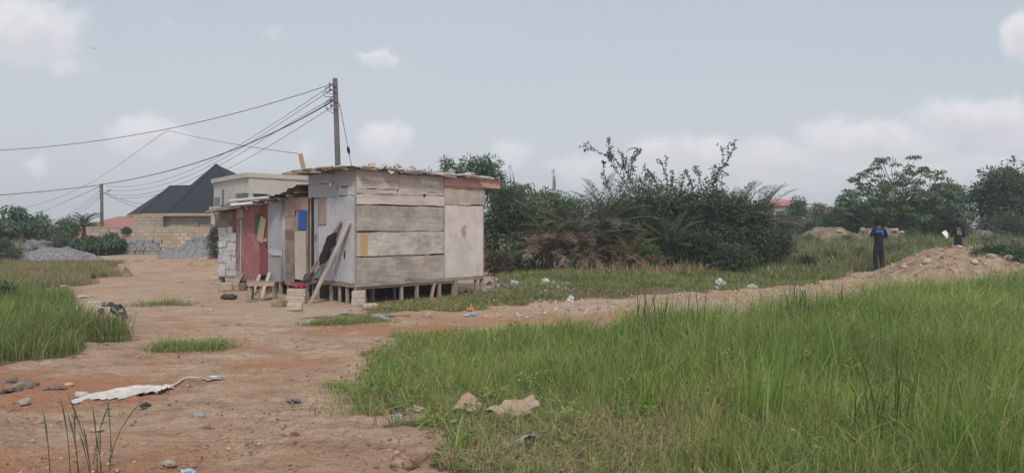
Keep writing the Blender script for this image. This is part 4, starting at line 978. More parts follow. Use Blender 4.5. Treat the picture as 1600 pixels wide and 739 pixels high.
# black-roofed house, walls still bare block
hx, hy = -24, 64
hs = thing('block_house', 'unplastered block house with a tall black hipped roof', 'house', (hx, hy, 0))
EZ = 2.50
foot = [(-28.4, 58.8), (-26.0, 57.9), (-18.6, 56.6), (-16.6, 68.4), (-26.6, 72.4), (-33.2, 66.2)]
inn = [(x+( -24-x)*.07, y+(65-y)*.07) for x, y in foot]
m = MB(); m.prism([(x-hx, y-hy) for x, y in inn], -.1, EZ+.05); m.build('wall', BLK, hs)
def hipf(eave, ridge, name):
    pass
EV = [(x-hx, y-hy, EZ) for x, y in foot]
apex = (X(338, 65)-hx, 65-hy, Zv(257, 65)); r_a = (X(266, 65.5)-hx, 65.5-hy, Zv(291, 65.5)); r_b = (X(300, 65.5)-hx, 65.3-hy, Zv(290.5, 65.3))
m = MB()
m.add(EV+[apex, r_a, r_b], [(1, 2, 6), (2, 3, 6), (3, 4, 6), (0, 1, 6, 8, 7), (5, 0, 7), (4, 5, 7, 8, 6), (5, 4, 3, 2, 1, 0)])
rf = m.build('roof', SHINGLE, hs, False)
m = MB(); n6 = len(EV)
for i in range(n6):
    a, b = Vector(EV[i]), Vector(EV[(i+1) % n6]); m.bar(a+Vector((0, 0, -.10)), b+Vector((0, 0, -.10)), .06, .2)
m.build('fascia', TANBOARD, rf)
m = MB()
for a, b in ((EV[1], apex), (EV[0], r_a), (r_a, r_b), (r_b, apex), (EV[2], apex)): m.bar(Vector(a)+Vector((0, 0, .02)), Vector(b)+Vector((0, 0, .02)), .16, .06)
m.build('ridge_caps', SHINGLE, rf)
def win(parent, u0, u1, v0, v1, Y, org, mat=BLACKIN, fm=None, yo=-.03, rz=0):
    m = MB(); x0, x1 = X(u0, Y)-org[0], X(u1, Y)-org[0]; z0, z1 = Zv(v1, Y)-org[2], Zv(v0, Y)-org[2]; y = Y-org[1]
    m.box(x0, x1, y+yo, y+yo+.06, z0, z1); wd = m.build('window', mat, parent)
    if fm:
        m = MB(); m.box(x0-.06, x1+.06, y+yo-.02, y+yo+.03, z0-.08, z0-.002); m.build('sill', fm, wd)
    return wd
# bumped-out bay and openings in the block wall
m = MB(); m.box(-4.6, -2.4, -5.95, -4.8, -.05, EZ-.16); m.build('bay_wall', BLK, hs)
m = MB(); m.box(-4.4, -2.7, -6.0, -5.96, .95, 1.22); w0 = m.build('window', BLACKIN, hs); m = MB(); m.box(-4.5, -2.6, -6.04, -5.99, 1.225, 1.33); m.build('lintel', CREAM, w0)
m = MB(); m.box(.3, .62, -6.72, -6.5, .9, 1.8); m.build('window', mat_plain('brown_frame', (.2, .14, .1)), hs)
m = MB(); m.box(3.0, 3.3, -7.3, -6.6, 1.85, 2.15); m.build('window', BLACKIN, hs)
# block boundary wall
WY = 47.0
fw = thing('block_wall', 'long unplastered block boundary wall before the black-roofed house', 'wall', (X(205, WY), WY, 0))
x0, x1 = 0, X(350, WY)-X(205, WY)
m = MB(); m.box(x0-.6, x1, 0, .18, -.1, Zv(358.5, WY)); m.build('wall', BLKW, fw)
m = MB(); m.box(x0-.62, x0+8.6, -.02, .2, Zv(358.3, WY), Zv(355, WY)); m.build('coping', mat_plain('mortar_cap', (.40, .34, .27), .9), fw)
for u in (237, 300): xx = X(u, WY)-X(205, WY); m = MB(); m.box(xx-.12, xx+.12, -.05, .22, -.1, Zv(358, WY)-.004); m.build('pier', BLKW, fw)
m = MB(); m.box(X(284, WY)-X(205, WY), x1-.3, -.015, .2, Zv(358.2, WY), Zv(354.2, WY)); m.build('rubble_course', mat_mottle('dark_brick', (.2, .13, .1), (.34, .25, .19), 6), fw)
fw2 = thing('block_wall', 'stub of block wall joining the red-roofed house by the pole', 'wall', (X(140, 50), 50, 0))
m = MB(); L2 = X(200, 47.2)-X(140, 50); m.bar((0, 0, .72), (L2-.1, -2.75, .72), .18, 1.5); m.build('wall', BLKW, fw2)
m = MB(); m.bar((0, 0, 1.50), (L2-.1, -2.75, 1.50), .2, .05); m.build('coping', mat_plain('mortar_cap2', (.38, .32, .26), .9), fw2)
fw['kind'] = 'thing'; fw2['kind'] = 'thing'
# loose stack of grey blocks along the wall
blk = MB(); blk.box(-.2, .2, -.1, .1, 0, .2, jit=.004); first = blk.build('concrete_block', GBLOCK, None, bevel=.006)
tag(first, 'grey concrete block in the long loose stack before the block wall', 'block', 'blocks stacked along the boundary wall')
BY = 41.6; used = False
xs = np.arange(X(206, BY), X(330, BY), .43)
for i, xx in enumerate(xs):
    u = 800+xx/BY*F
    top = 4 if u < 258 else 5
    if 268 < u < 282: top = 3
    if u > 284: top = 5
    for k in range(top):
        if RNG.random() < (.008 if k < top-1 else .25): break
        o = first if not used else first.copy()
        if used: COL.objects.link(o)
        used = True
        o.location = (xx+RNG.normal(0, .014)+.1*(k % 2), BY+RNG.normal(0, .03), gzf(xx, BY)+k*.203); o.rotation_euler = (0, 0, RNG.normal(0, .06)+(math.pi/2 if False else 0))
# grey two storey house behind the huts
gh = thing('grey_house', 'plain grey rendered house with flat parapet behind the huts', 'house', (X(389, 34), 34, 0))
ox, oy = X(389, 34), 34
fp = [(X(334, 39)-ox, 39-oy), (X(363, 36)-ox, 36-oy), (X(389, 34)-ox, 0), (X(520, 37.5)-ox, 37.5-oy), (X(540, 46)-ox, 46-oy), (X(345, 48)-ox, 48-oy)]
m = MB(); m.prism(fp, -.1, 3.72); m.build('wall', CREAM, gh)
big = [(x*1.0+(x-1.5)*.025, y+(y-6)*.02) for x, y in fp]
m = MB(); m.prism(big, 3.725, 3.93); m.build('parapet', CREAM, gh)
def on_edge(a, b, t0, t1, z0, z1, mat, name='window', parent=gh, dep=.05, off=.012):
    a = Vector((*a, 0)); b = Vector((*b, 0)); p = a.lerp(b, t0); q = a.lerp(b, t1); nrm = Vector(((b-a).y, -(b-a).x, 0)).normalized()
    m = MB(); c = [p+nrm*off, q+nrm*off, q-nrm*dep, p-nrm*dep]
    m.prism([(v.x, v.y) for v in c], z0, z1); return m.build(name, mat, parent)
GLASSD = mat_plain('dark_glass', (.035, .038, .042), .25, .5)
w1 = on_edge(fp[1], fp[2], .30, .95, 2.1, 3.02, GLASSD); on_edge(fp[1], fp[2], .22, 1.0, 3.025, 3.12, CREAM, 'sill', w1, off=.1)
w2 = on_edge(fp[2], fp[3], .05, .20, 2.1, 3.0, GLASSD); on_edge(fp[2], fp[3], .03, .22, 3.005, 3.07, CREAM, 'sill', w2, off=.06)
w3 = on_edge(fp[0], fp[1], .05, .35, 2.55, 3.0, GLASSD); on_edge(fp[0], fp[1], -.1, .5, 2.38, 2.54, CREAM, 'sill', w3, off=.15)
on_edge(fp[0], fp[1], .45, .58, 2.6, 3.35, GLASSD); on_edge(fp[0], fp[1], .08, .5, 1.2, 2.15, GLASSD); on_edge(fp[0], fp[1], -.05, .06, .2, 2.35, CREAM, 'pillar', off=.1)
# red roofed houses far left
def hiphouse(name, label, x0, x1, y0, y1, ez, rz_, roofm, wallm, ridge=.4, wins=(), cat_='house', ov=.35):
    h_ = thing(name, label, cat_, ((x0+x1)/2, (y0+y1)/2, 0)); hw, hd = (x1-x0)/2, (y1-y0)/2
    m = MB(); m.box(-hw+ov, hw-ov, -hd+ov, hd-ov, -.1, ez); m.build('wall', wallm, h_)
    rl = hw*ridge; m = MB()
    m.add([(-hw, -hd, ez), (hw, -hd, ez), (hw, hd, ez), (-hw, hd, ez), (-rl, 0, rz_), (rl, 0, rz_), (-hw, -hd, ez-.12), (hw, -hd, ez-.12), (hw, hd, ez-.12), (-hw, hd, ez-.12)],
          [(0, 1, 5, 4), (1, 2, 5), (2, 3, 4, 5), (3, 0, 4), (6, 7, 1, 0), (7, 8, 2, 1), (8, 9, 3, 2), (9, 6, 0, 3), (9, 8, 7, 6)]); m.build('roof', roofm, h_, False)
    for (a, b, c_, d_) in wins: m = MB(); m.box(a, b, -hd+ov-.03, -hd+ov+.05, c_, d_); m.build('window', GLASSD, h_)
    return h_
hiphouse('red_roof_house', 'low house with broad dull red hipped roof behind the block wall', X(128, 70), X(250, 70), 66, 78, Zv(363, 66), Zv(338, 72), REDROOF, BLK, .35, [(-3, -2, .2, .8)])
hiphouse('red_roof_house', 'small shed with low red roof beside the leaning palm', X(94, 60), X(150, 60), 58, 64, Zv(375, 58)+.1, Zv(360, 61), REDROOF, mat_plain('peach_wall', (.48, .36, .27)), .45, [(-.8, .2, -.2, .25)])
hiphouse('peach_house', 'peach walled cottage glimpsed under the papaya leaves', X(-30, 75), X(24, 75), 72, 80, .55, 1.5, REDROOF, mat_plain('peach_wall2', (.60, .44, .34)), .4, [(.5, 1.2, -.4, .2)])
hiphouse('white_house', 'white walled cottage half hidden behind the cassava plants', X(40, 90), X(82, 90), 88, 96, -.05, .8, TINROOF, mat_plain('white_wall', (.72, .70, .70)), .4, [(-1, -.2, -.8, -.3)])
hiphouse('far_red_house', 'distant house with a pale red roof right of the thicket', X(1193, 95), X(1240, 95), 92, 100, Zv(320, 92), Zv(311, 96), mat_mottle('faded_red_roof', (.46, .17, .15), (.55, .22, .19), 2.5, .6, .1), mat_plain('grey_wall', (.35, .33, .31)), .5, [(-1.2, -.3, 2.4, 3.3)])
hiphouse('far_white_house', 'distant white house between the two small trees', X(1258, 98), X(1305, 98), 95, 103, Zv(331, 95), Zv(323, 99), mat_mottle('faded_red_roof2', (.46, .17, .15), (.55, .22, .19), 2.5, .6, .1), mat_plain('white_wall2', (.70, .69, .68)), .5, [(1.0, 1.8, .6, 1.4)])
# unfinished building with starter bars behind the thicket
ub = thing('unfinished_building', 'roofless grey building with steel starter bars behind the thicket', 'building', (X(820, 46), 46, 0))
m = MB(); m.box(X(770, 46)-X(820, 46), X(873, 46)-X(820, 46), 0, 7, -.1, Zv(302, 46)); m.build('wall', BLK, ub)
m = MB(); m.box(X(768, 46)-X(820, 46), X(875, 46)-X(820, 46), -.15, 7.2, Zv(301.9, 46), Zv(299, 46)); m.build('slab', CREAM, ub)
m = MB(); m.box(X(762, 44.5)-X(820, 46), X(800, 44.5)-X(820, 46), -1.6, -.16, Zv(296, 44.5)-.12, Zv(293.5, 44.5)); m.build('canopy_slab', mat_plain('canopy', (.3, .22, .19)), ub)
for (u, v) in ((797.5, 258), (801.5, 258), (864, 266), (866.5, 264), (868, 263)):
    m = MB(); xx = X(u, 46)-X(820, 46); yy = RNG.uniform(.1, .4); m.tube([(xx, yy, Zv(300, 46)), (xx+RNG.normal(0, .03), yy, Zv((300+v)/2, 46)), (xx+RNG.normal(0, .06), yy, Zv(v, 46))], .032, 6); m.build('starter_bar', STEEL, ub)

# ------------------------------------------------------------------ poles and cables
NP = Vector((X(533, 30), 30, 0)); NPT = P(523.5, 123, 29.7)
pl = thing('utility_pole', 'tall slightly leaning wooden utility pole rising behind the plywood hut', 'utility pole', NP)
m = MB(); tp = NPT-NP; m.tube([(0, 0, -.2), tp*.5, tp], [.128, .112, .095], 12); m.build('pole', POLEM, pl)
for v in (133, 141, 156, 166):
    q = P(523.5+(v-123)*.075, v, 29.6)-NP; m = MB(); m.tube([q+Vector((-.20, -.10, -.06)), q+Vector((-.20, -.10, .06))], [.035, .045], 8); m.bar(q+Vector((-.2, -.1, 0)), q+Vector((.1, -.02, 0)), .03, .03); m.build('insulator', mat_plain('porcelain', (.22, .17, .15), .4), pl)
m = MB()
for (a, b, c_) in ((133, 148, -.34), (141, 152, -.45), (156, 172, -.4), (150, 178, -.32)):
    p = P(522, a, 29.6)-NP; q = P(522, b, 29.6)-NP; m.tube([p, p.lerp(q, .35)+Vector((c_, 0, 0)), p.lerp(q, .75)+Vector((c_*.8, 0, -.05)), q], .012, 5)
m.build('jumper_loops', BLACKC, pl)
FP = Vector((X(159, 62), 62, 0))
p2 = thing('utility_pole', 'plain wooden utility pole with a street lamp arm by the dark cassava bush', 'utility pole', FP)
m = MB(); m.tube([(0, 0, -.2), (0, 0, Zv(287, 62))], [.15, .11], 10); m.build('pole', POLEM, p2)
q = P(162, 303, 61.9)-FP; e = P(168, 299, 61.6)-FP
m = MB(); m.tube([q, q.lerp(e, .5)+Vector((0, 0, -.02)), e], .035, 6); la = m.build('lamp_arm', STEEL, p2)
m = MB(); m.bar(e, e+Vector((.26, -.05, .10)), .14, .09); m.build('street_lamp', mat_plain('lamp_grey', (.45, .45, .46), .5), la)
m = MB()
for v in (290, 294, 299, 304, 309): q = P(159, v, 61.8)-FP; m.tube([q+Vector((-.12, 0, 0)), q+Vector((-.2, 0, 0))], .05, 6)
m.build('insulator', mat_plain('porcelain2', (.2, .16, .15), .4), p2)
P3 = Vector((X(65, 120), 120, 0)); p3 = thing('utility_pole', 'short looking far utility pole rising above the cassava plants', 'utility pole', P3)
m = MB(); m.tube([(0, 0, -.2), (0, 0, Zv(329, 120))], [.2, .16], 8); m.build('pole', POLEM, p3); m = MB(); m.box(-.3, -.18, -.1, .1, Zv(343, 120), Zv(339.5, 120)); m.build('transformer_box', BLACKIN, p3)
P4 = Vector((X(53.5, 110), 110, 0)); p4 = thing('street_light', 'slim far street light left of the far utility pole', 'street light', P4)
m = MB(); m.tube([(0, 0, -.2), (0, 0, Zv(337, 110))], [.11, .08], 6); m.build('pole', STEEL, p4); m = MB(); q = P(54, 338, 110)-P4; e = P(61, 334.5, 110)-P4; m.tube([q, e], [.05, .09], 5); m.build('lamp_arm', STEEL, p4)
CABM = mat_plain('cable', (.022, .022, .025), .6)
def cable(label, pts, Y0, Y1, r, grp='cables strung from the tall pole', n=22):
    """a sagging line through photo points, at depths Y0 to Y1"""
    us = np.array([p[0] for p in pts], float); vs_ = np.array([p[1] for p in pts], float)
    deg = min(3, len(pts)-1); cf = np.polyfit(us-us.mean(), vs_, deg)
    uu = np.linspace(us[0], us[-1], n); q = [P(u, float(np.polyval(cf, u-us.mean())), Y0+(Y1-Y0)*i/(n-1)) for i, u in enumerate(uu)]
    o_ = q[0].copy(); m = MB(); m.tube([p-o_ for p in q], r, 5); tag(m.build('power_cable', CABM, None, loc=o_), label, 'cable', grp)
cable('topmost long cable sagging from the tall pole out past the frame edge', [(521, 131), (350, 180.5), (262, 203), (175, 217), (0, 234), (-60, 238)], 29.6, 36, .013)
cable('thick bundled cable from the tall pole to the lamp pole', [(522, 157), (420, 211), (330, 247), (240, 273), (161, 288)], 29.7, 61.9, .028)
cable('thick bundled cable from the lamp pole out past the frame edge', [(158, 289), (80, 298), (0, 305), (-60, 309)], 61.9, 50, .026)
for (v0, mids, lb) in ((133, [(430, 192), (340, 246), (260, 280), (166, 291)], 'uppermost thin wire of four between the tall pole and lamp pole'), (140, [(430, 198), (340, 253), (260, 287), (166, 297)], 'second thin wire down of four between the tall pole and lamp pole'),
        (155, [(430, 206), (340, 262), (260, 294), (166, 303)], 'third thin wire down of four between the tall pole and lamp pole'), (167, [(430, 222), (340, 273), (260, 300), (166, 309)], 'lowest thin wire of four between the tall pole and lamp pole')):
    cable(lb, [(520, v0)]+mids, 29.7, 61.8, .011)
cable('thin wire dropping from the long top cable towards the lamp pole', [(262, 204), (220, 233), (185, 258), (148, 282)], 32.5, 60, .010)
cable('thin wire running low from the lamp pole top towards the distance', [(148, 282), (90, 309), (25, 328), (0, 333)], 60, 58, .011)
cable('thin wire from the upright roof plank to the long top cable', [(465, 240), (400, 231), (330, 219), (262, 204)], 16.9, 32.5, .007)
cable('outermost wire of the fan falling from the lamp pole to the far pole', [(157, 291), (110, 312), (66, 331)], 62, 119.5, .022, 'wires from the lamp pole to the far pole')
for i, (v, ue, lb) in enumerate(((296, 105, 'second wire of the fan falling from the lamp pole'), (302, 110, 'third wire of the fan falling from the lamp pole'), (308, 116, 'innermost wire of the fan falling from the lamp pole'))):
    cable(lb, [(157, v), ((157+ue)/2-4, (v+336)/2+6), (ue-20, 345)], 62, 110, .014, 'wires from the lamp pole to the far pole')
cable('upper service wire from the lamp pole to the black-roofed house', [(165, 302), (195, 313), (226, 320)], 61.6, 59, .014, 'service wires to the black-roofed house')
cable('lower service wire from the lamp pole to the black-roofed house', [(165, 303), (195, 317), (222, 326)], 61.6, 59, .014, 'service wires to the black-roofed house')
q0 = P(530, 160, 29.8); q1 = P(549, 258, 30.6)
gw = thing('guy_wire', 'guy wire with insulator slanting down from the tall pole', 'guy wire', q0)
m = MB(); m.tube([(0, 0, 0), (q1-q0)*1.9], .012, 5); m.build('wire', CABM, gw)
m = MB(); c_ = (q1-q0)*.76; dd = (q1-q0).normalized(); m.tube([c_-dd*.16, c_-dd*.06, c_+dd*.06, c_+dd*.16], [.02, .06, .06, .02], 8); m.build('insulator', BLACKIN, gw)
for i, (u, v, lb) in enumerate(((135, 72.5, 'tiny dark bird gliding ahead of the other in the upper sky'), (146, 77, 'tiny dark bird trailing just below the first in the upper sky'))):
    m = MB(); p = P(u, v, 90)
    m.add([(-.55, .1, .10), (-.25, -.05, .14), (0, 0, 0), (.25, -.05, .14), (.55, .1, .08), (-.2, .16, .11), (.2, .16, .11), (0, .32, .02), (0, -.28, .02), (0, 0, -.07), (0, 0, .07)],
          [(0, 1, 5), (1, 2, 7, 5), (3, 4, 6), (2, 3, 6, 7), (8, 9, 7, 10), (8, 2, 10), (9, 8, 2)]); o = m.build('bird', BLACKC, None, loc=p); o.rotation_euler = (.2, .3-.5*i, .6); tag(o, lb, 'bird', 'birds gliding in the sky')
# ------------------------------------------------------------------ thicket, palms and trees
DG = [(.098, .142, .088), (.135, .18, .104), (.078, .12, .074)]
MG = [(.092, .152, .068), (.12, .185, .082), (.072, .125, .06)]
OL = [(.095, .115, .060), (.12, .135, .075), (.075, .09, .05)]
PG = [(.095, .125, .075), (.075, .105, .062), (.12, .14, .088)]
YG = [(.12, .19, .05), (.16, .23, .07), (.09, .15, .05)]
GT = 'shrubs of the dark thicket'
DENSE = 1.0
# tree behind the hut, three uneven heads
bush('leafy_tree', 'bushy green tree peeping over the right half of the hut roof', 'tree', 748, 34, 229, 2.5, MG, 60, 60, .22, .065, .42, .40, 2.0, seed=1, trunk_h=1.7, droop=1.0, lump=.5)
bush('leafy_tree', 'slimmer green tree head left of the bushier one over the hut roof', 'tree', 705, 35, 229, 1.25, MG, 26, 60, .22, .065, .36, .50, 1.3, seed=2, trunk_h=2.2, droop=1.0, lump=.55)
bush('leafy_tree', 'low round green tree head just showing over the middle of the hut roof', 'tree', 664, 36, 253, 1.5, DG, 26, 60, .2, .065, .36, .5, 1.4, seed=3, trunk_h=1.7, droop=1.0)
bush('leafy_tree', 'drooping tree flank between the pink fascia and the starter bars', 'tree', 775, 33.5, 256, 1.15, MG, 24, 60, .2, .06, .34, .4, 1.2, seed=4, trunk_h=1.5, droop=1.1)
# left part of the thicket
bush('leafy_shrub', 'deep green leafy shrub growing beside the hut right end', 'shrub', 795, 26.2, 280, 2.9, DG, 124, 66, .13, .055, .36, 0, 1.8, GT, seed=5)
bush('leafy_shrub', 'brighter green dome of leaves below the starter bars', 'shrub', 842, 27.2, 279, 3.0, MG, 84, 66, .13, .05, .36, .05, 1.8, GT, seed=6)
bush('leafy_shrub', 'reddish low shrub by the rubbish at the hut end', 'shrub', 775, 24.4, 388, 1.2, [(.11, .085, .055), (.075, .095, .045), (.15, .105, .075)], 40, 50, .10, .045, .26, 0, 1.0, GT, seed=7)
bush('leafy_shrub', 'dark shrub filling the gap behind the dead brown palm', 'shrub', 890, 27.8, 288, 2.9, DG, 108, 60, .12, .05, .36, 0, 1.6, GT, seed=8)
rosette_tree('cassava_plant', 'small cassava plant top against the sky between the two starter bar pairs', 812, 28.5, 279, 1.1, MG, 12, leaf=.30, seed=31, per=22, crown_base=.80, trunk_r=.04, leafw=.2, rr=.28, fork=.6)
# palms
palm('date_palm', 'brown topped date palm with curling fronds left of the thicket', 893, 26.0, 412, 26, 2.1, [(.16, .145, .085), (.20, .165, .105), (.115, .13, .07)], 26, .75, 'wild date palms in the thicket', 1, elmin=.35)
palm('date_palm', 'collapsed date palm of dead brown fronds nearest the rubbish', 858, 25.1, 418, 5, 1.7, PG, 30, .55, 'wild date palms in the thicket', 2, ll=.38, deadpal=[(.24, .165, .12), (.30, .23, .165), (.17, .115, .09), (.20, .13, .105)], dr=(.1, .95), lw=.022)
palm('date_palm', 'stiff grey-green date palm with the tallest spear in the thicket', 944, 26.0, 395, 30, 2.2, PG, 8, .8, 'wild date palms in the thicket', 3, elmin=.3, droop=.8)
palm('date_palm', 'dark feathery date palm low in the middle of the thicket', 925, 25.6, 418, 26, 1.9, DG+PG, 10, .4, 'wild date palms in the thicket', 4, elmin=.1)
palm('date_palm', 'date palm spreading fan of fronds over the right shoulder of the thicket', 1150, 27.2, 400, 24, 2.0, PG, 3, 1.0, 'wild date palms in the thicket', 5, elmin=.3, droop=.9)
palm('date_palm', 'outermost grey date palm at the right end of the thicket', 1186, 27.2, 406, 28, 2.1, PG, 4, 1.0, 'wild date palms in the thicket', 6, elmin=.3, droop=.9)
palm('date_palm', 'low date palm tucked under the thorny shrubs', 1045, 25.7, 420, 26, 1.9, PG+DG, 8, .35, 'wild date palms in the thicket', 7, elmin=.15)
palm('date_palm', 'straw-fringed small palm with yellowing fronds at the foot of the thicket', 985, 25.0, 420, 10, 1.15, [(.30, .21, .07), (.22, .19, .07)], 18, .3, 'wild date palms in the thicket', 8, elmin=.1)
# leafy mass
bush('leafy_shrub', 'tall dark shrub right of the spear-topped palm', 'shrub', 990, 27.2, 272, 2.7, DG, 147, 64, .11, .05, .38, 0, 1.9, GT, seed=10)
bush('leafy_shrub', 'tall dark shrub under the twig crossed sky in the thicket centre', 'shrub', 1050, 27.4, 268, 2.8, DG, 139, 64, .11, .05, .38, 0, 1.9, GT, seed=11)
bush('leafy_shrub', 'broad vine-hung shrub rounding off the thicket top', 'shrub', 1112, 27.0, 264, 3.0, DG+[(.08, .12, .065)], 147, 64, .11, .05, .38, 0, 1.9, GT, seed=12)
bush('leafy_shrub', 'dark lower shrub under the spreading palm', 'shrub', 1168, 26.3, 296, 2.5, DG, 117, 60, .11, .05, .36, 0, 1.6, GT, seed=13)
bush('leafy_shrub', 'front shrub with a pale grey bloom low in the thicket', 'shrub', 1090, 25.4, 352, 2.4, [(.075, .10, .06), (.10, .12, .08), (.055, .08, .045)], 111, 60, .10, .045, .34, 0, 1.3, GT, seed=14)
bush('leafy_shrub', 'dark front shrub behind the dry straw', 'shrub', 1035, 25.6, 362, 1.9, DG, 86, 60, .10, .045, .32, 0, 1.2, GT, seed=15)
bush('leafy_shrub', 'olive tangle closing the thicket on the open meadow side', 'shrub', 1205, 27.2, 325, 2.0, OL, 86, 60, .10, .04, .34, 0, 1.3, GT, seed=16)
bush('leafy_shrub', 'low dark skirt of leaves along the thicket foot under the outermost palm', 'shrub', 1140, 25.0, 374, 2.0, DG, 83, 56, .10, .045, .3, 0, .9, GT, seed=17)
bush('leafy_shrub', 'bright yellow-green small shrub at the thicket foot', 'shrub', 1016, 24.8, 378, .85, YG, 34, 50, .10, .05, .24, 0, .7, GT, seed=18)
bush('leafy_shrub', 'dark low shrub at the foot of the dead palm', 'shrub', 815, 25.2, 395, 1.4, DG, 46, 50, .10, .045, .28, 0, .8, GT, seed=19)
bush('leafy_shrub', 'bushy dark shrub between the feathery palm and the yellowing palm', 'shrub', 955, 26.6, 296, 2.6, DG, 83, 60, .10, .045, .32, 0, 1.2, GT, seed=20)
bush('leafy_shrub', 'dark backing shrub behind the thicket centre', 'shrub', 1020, 29.2, 292, 3.4, DG, 120, 66, .13, .06, .40, 0, 1.8, GT, seed=21)
bush('leafy_shrub', 'dark backing shrub behind the right half of the thicket', 'shrub', 1095, 29.2, 288, 3.4, DG+OL, 120, 66, .13, .06, .40, 0, 1.8, GT, seed=22)
TW = [(.075, .095, .060), (.10, .115, .075), (.055, .075, .045)]
twiggy('thorn_shrub', 'thorny shrub whose long bare-looking shoots reach highest right of the spear palm', 985, 27, [(1000, 318, 945, 241), (985, 312, 992, 243), (1000, 310, 965, 256), (1005, 310, 1010, 270), (960, 320, 940, 272)], TW, 'thorny shrubs topping the thicket', 1, .085)
twiggy('thorn_shrub', 'thorny shrub with upright leafy sprays in the thicket centre', 1030, 27.2, [(1045, 310, 1032, 254), (1040, 312, 1012, 264), (1050, 312, 1050, 268), (1065, 312, 1070, 272)], TW, 'thorny shrubs topping the thicket', 2, .085)
twiggy('thorn_shrub', 'thorny shrub with one lone shoot pointing up at the cloud', 1105, 27, [(1105, 312, 1147, 238), (1110, 308, 1126, 258), (1090, 312, 1086, 266), (1080, 312, 1072, 272)], TW, 'thorny shrubs topping the thicket', 3, .085)
# dry straw at the foot of the thicket
def straw(label, u, Y, wd, n, h):
    x0 = X(u, Y); x = x0+RNG.normal(0, wd, n); y = Y+RNG.normal(0, .22, n)
    tag(blades('straw_clump', x, y, h*RNG.uniform(.4, 1.1, n), .02*RNG.uniform(.5, 1.2, n), pick([(.36, .27, .16), (.28, .22, .13), (.42, .34, .22)], n, .15), .6, 4, mat=DRYLEAF, origin=(x0, Y, gzf(x0, Y))), label, 'dry grass', 'dry straw at the thicket foot')
straw('bleached straw clump leaning out under the thicket centre', 1070, 24.3, .4, 420, .65)
straw('bleached straw clump beside the yellowing small palm', 985, 24.2, .5, 420, .6)
straw('thin straw clump before the feathery dark palm', 925, 24.1, .4, 260, .45)
straw('sparse straw below the dark front shrub', 1025, 24.0, .3, 200, .5)
# ---- trees to the right
rosette_tree('umbrella_leaf_tree', 'wide open-branched tree with umbrella leaf clusters behind the person facing away', 1402, 45, 231, 7.0, [(.095, .155, .065), (.12, .18, .075), (.07, .12, .052)], 190, leaf=.22, seed=41, per=38, crown_base=.24, trunk_r=.09, leafw=.38, rr=.28, fork=.24, flat=.32, fill=420, fillz=(.28, .78))
bush('leafy_tree', 'massive dark tree filling the far right edge', 'tree', 1585, 46, 250, 5.6, DG+[(.06, .10, .045)], 230, 90, .22, .10, .62, .05, 4.5, seed=42, trunk_h=.8, droop=.5, lump=.3)
bush('leafy_tree', 'dark tree joining on beyond the right frame edge', 'tree', 1690, 46, 262, 5, DG, 130, 70, .22, .10, .62, .05, 4, seed=43, trunk_h=.8)
bush('leafy_shrub', 'soft green shrub between the umbrella-leaved tree and the massive dark tree', 'shrub', 1487, 47, 278, 3.4, MG+OL, 120, 70, .2, .08, .5, 0, 2.4, 'shrubs below the big trees', seed=44)
bush('leafy_shrub', 'dark green shrub left of the umbrella-leaved tree', 'shrub', 1338, 46.5, 294, 3.4, DG+MG, 110, 70, .2, .08, .5, 0, 2.4, 'shrubs below the big trees', seed=45)
bush('leafy_shrub', 'low shrub hiding the white distant house foot', 'shrub', 1302, 50, 314, 2.6, DG+MG, 70, 64, .18, .08, .42, 0, 1.8, 'shrubs below the big trees', seed=46)
bush('leafy_shrub', 'broad dark undershrub in the shade of the umbrella-leaved tree', 'shrub', 1420, 47.5, 304, 6.6, DG+MG, 200, 70, .2, .08, .5, 0, 2, 'shrubs below the big trees', seed=47)
bush('leafy_shrub', 'dark undershrub at the foot of the massive right tree', 'shrub', 1570, 44, 330, 4.6, DG, 80, 60, .18, .08, .48, 0, 2, 'shrubs below the big trees', seed=48)
bush('leafy_shrub', 'pale olive shrub at the meadow edge below the soft green one', 'shrub', 1480, 44, 322, 3.0, OL+MG, 90, 64, .16, .07, .42, 0, 1.6, 'shrubs below the big trees', seed=49)
bush('small_tree', 'small rounded tree standing alone beside the distant red roof', 'tree', 1246, 62, 294, 2.5, DG+MG, 46, 60, .24, .10, .5, .15, 2, seed=50, trunk_h=.9)
bush('small_tree', 'squat tree right of the lone rounded one', 'tree', 1281, 66, 308, 2.3, MG, 40, 56, .24, .10, .46, .1, 1.8, seed=51, trunk_h=.8)
bush('leafy_shrub', 'hazy shrub below the distant red roof', 'shrub', 1222, 58, 330, 2.6, OL+DG, 44, 56, .2, .09, .45, 0, 1.8, 'shrubs below the big trees', seed=52)
bush('leafy_shrub', 'hazy long shrub below the lone rounded tree', 'shrub', 1262, 55, 337, 2.8, DG+OL, 44, 56, .2, .09, .42, 0, 1.8, 'shrubs below the big trees', seed=53)
# meadow herbs breaking the grass line
for i, (u, Y, vt, wd, pal, lb) in enumerate([(1300, 29, 388, .9, MG, 'rounded green herb in the tall weeds left of the standing person'), (1262, 27, 398, .7, MG, 'low green herb at the meadow edge nearest the thicket'), (1340, 30, 382, 1.2, OL, 'olive herb bush in the weeds behind the standing person'), (1400, 31, 374, 1.3, OL+MG, 'olive herb bush in the weeds between the two people'),
        (1440, 34, 366, 1.5, OL, 'olive herb bush in the weeds left of the mound watcher'), (1550, 34, 362, 1.6, OL+MG, 'olive herb bush in the weeds right of the mound watcher'), (1225, 30, 372, 1.2, OL, 'olive herb at the thicket end in the weeds'), (1585, 31, 372, 1.3, OL, 'olive herb bush by the right frame edge')]):
    bush('herb_bush', lb, 'shrub', u, Y, vt, wd, pal, 30, 44, .11, .035, .26, 0, wd*.8, 'herb bushes in the tall weeds', seed=60+i)
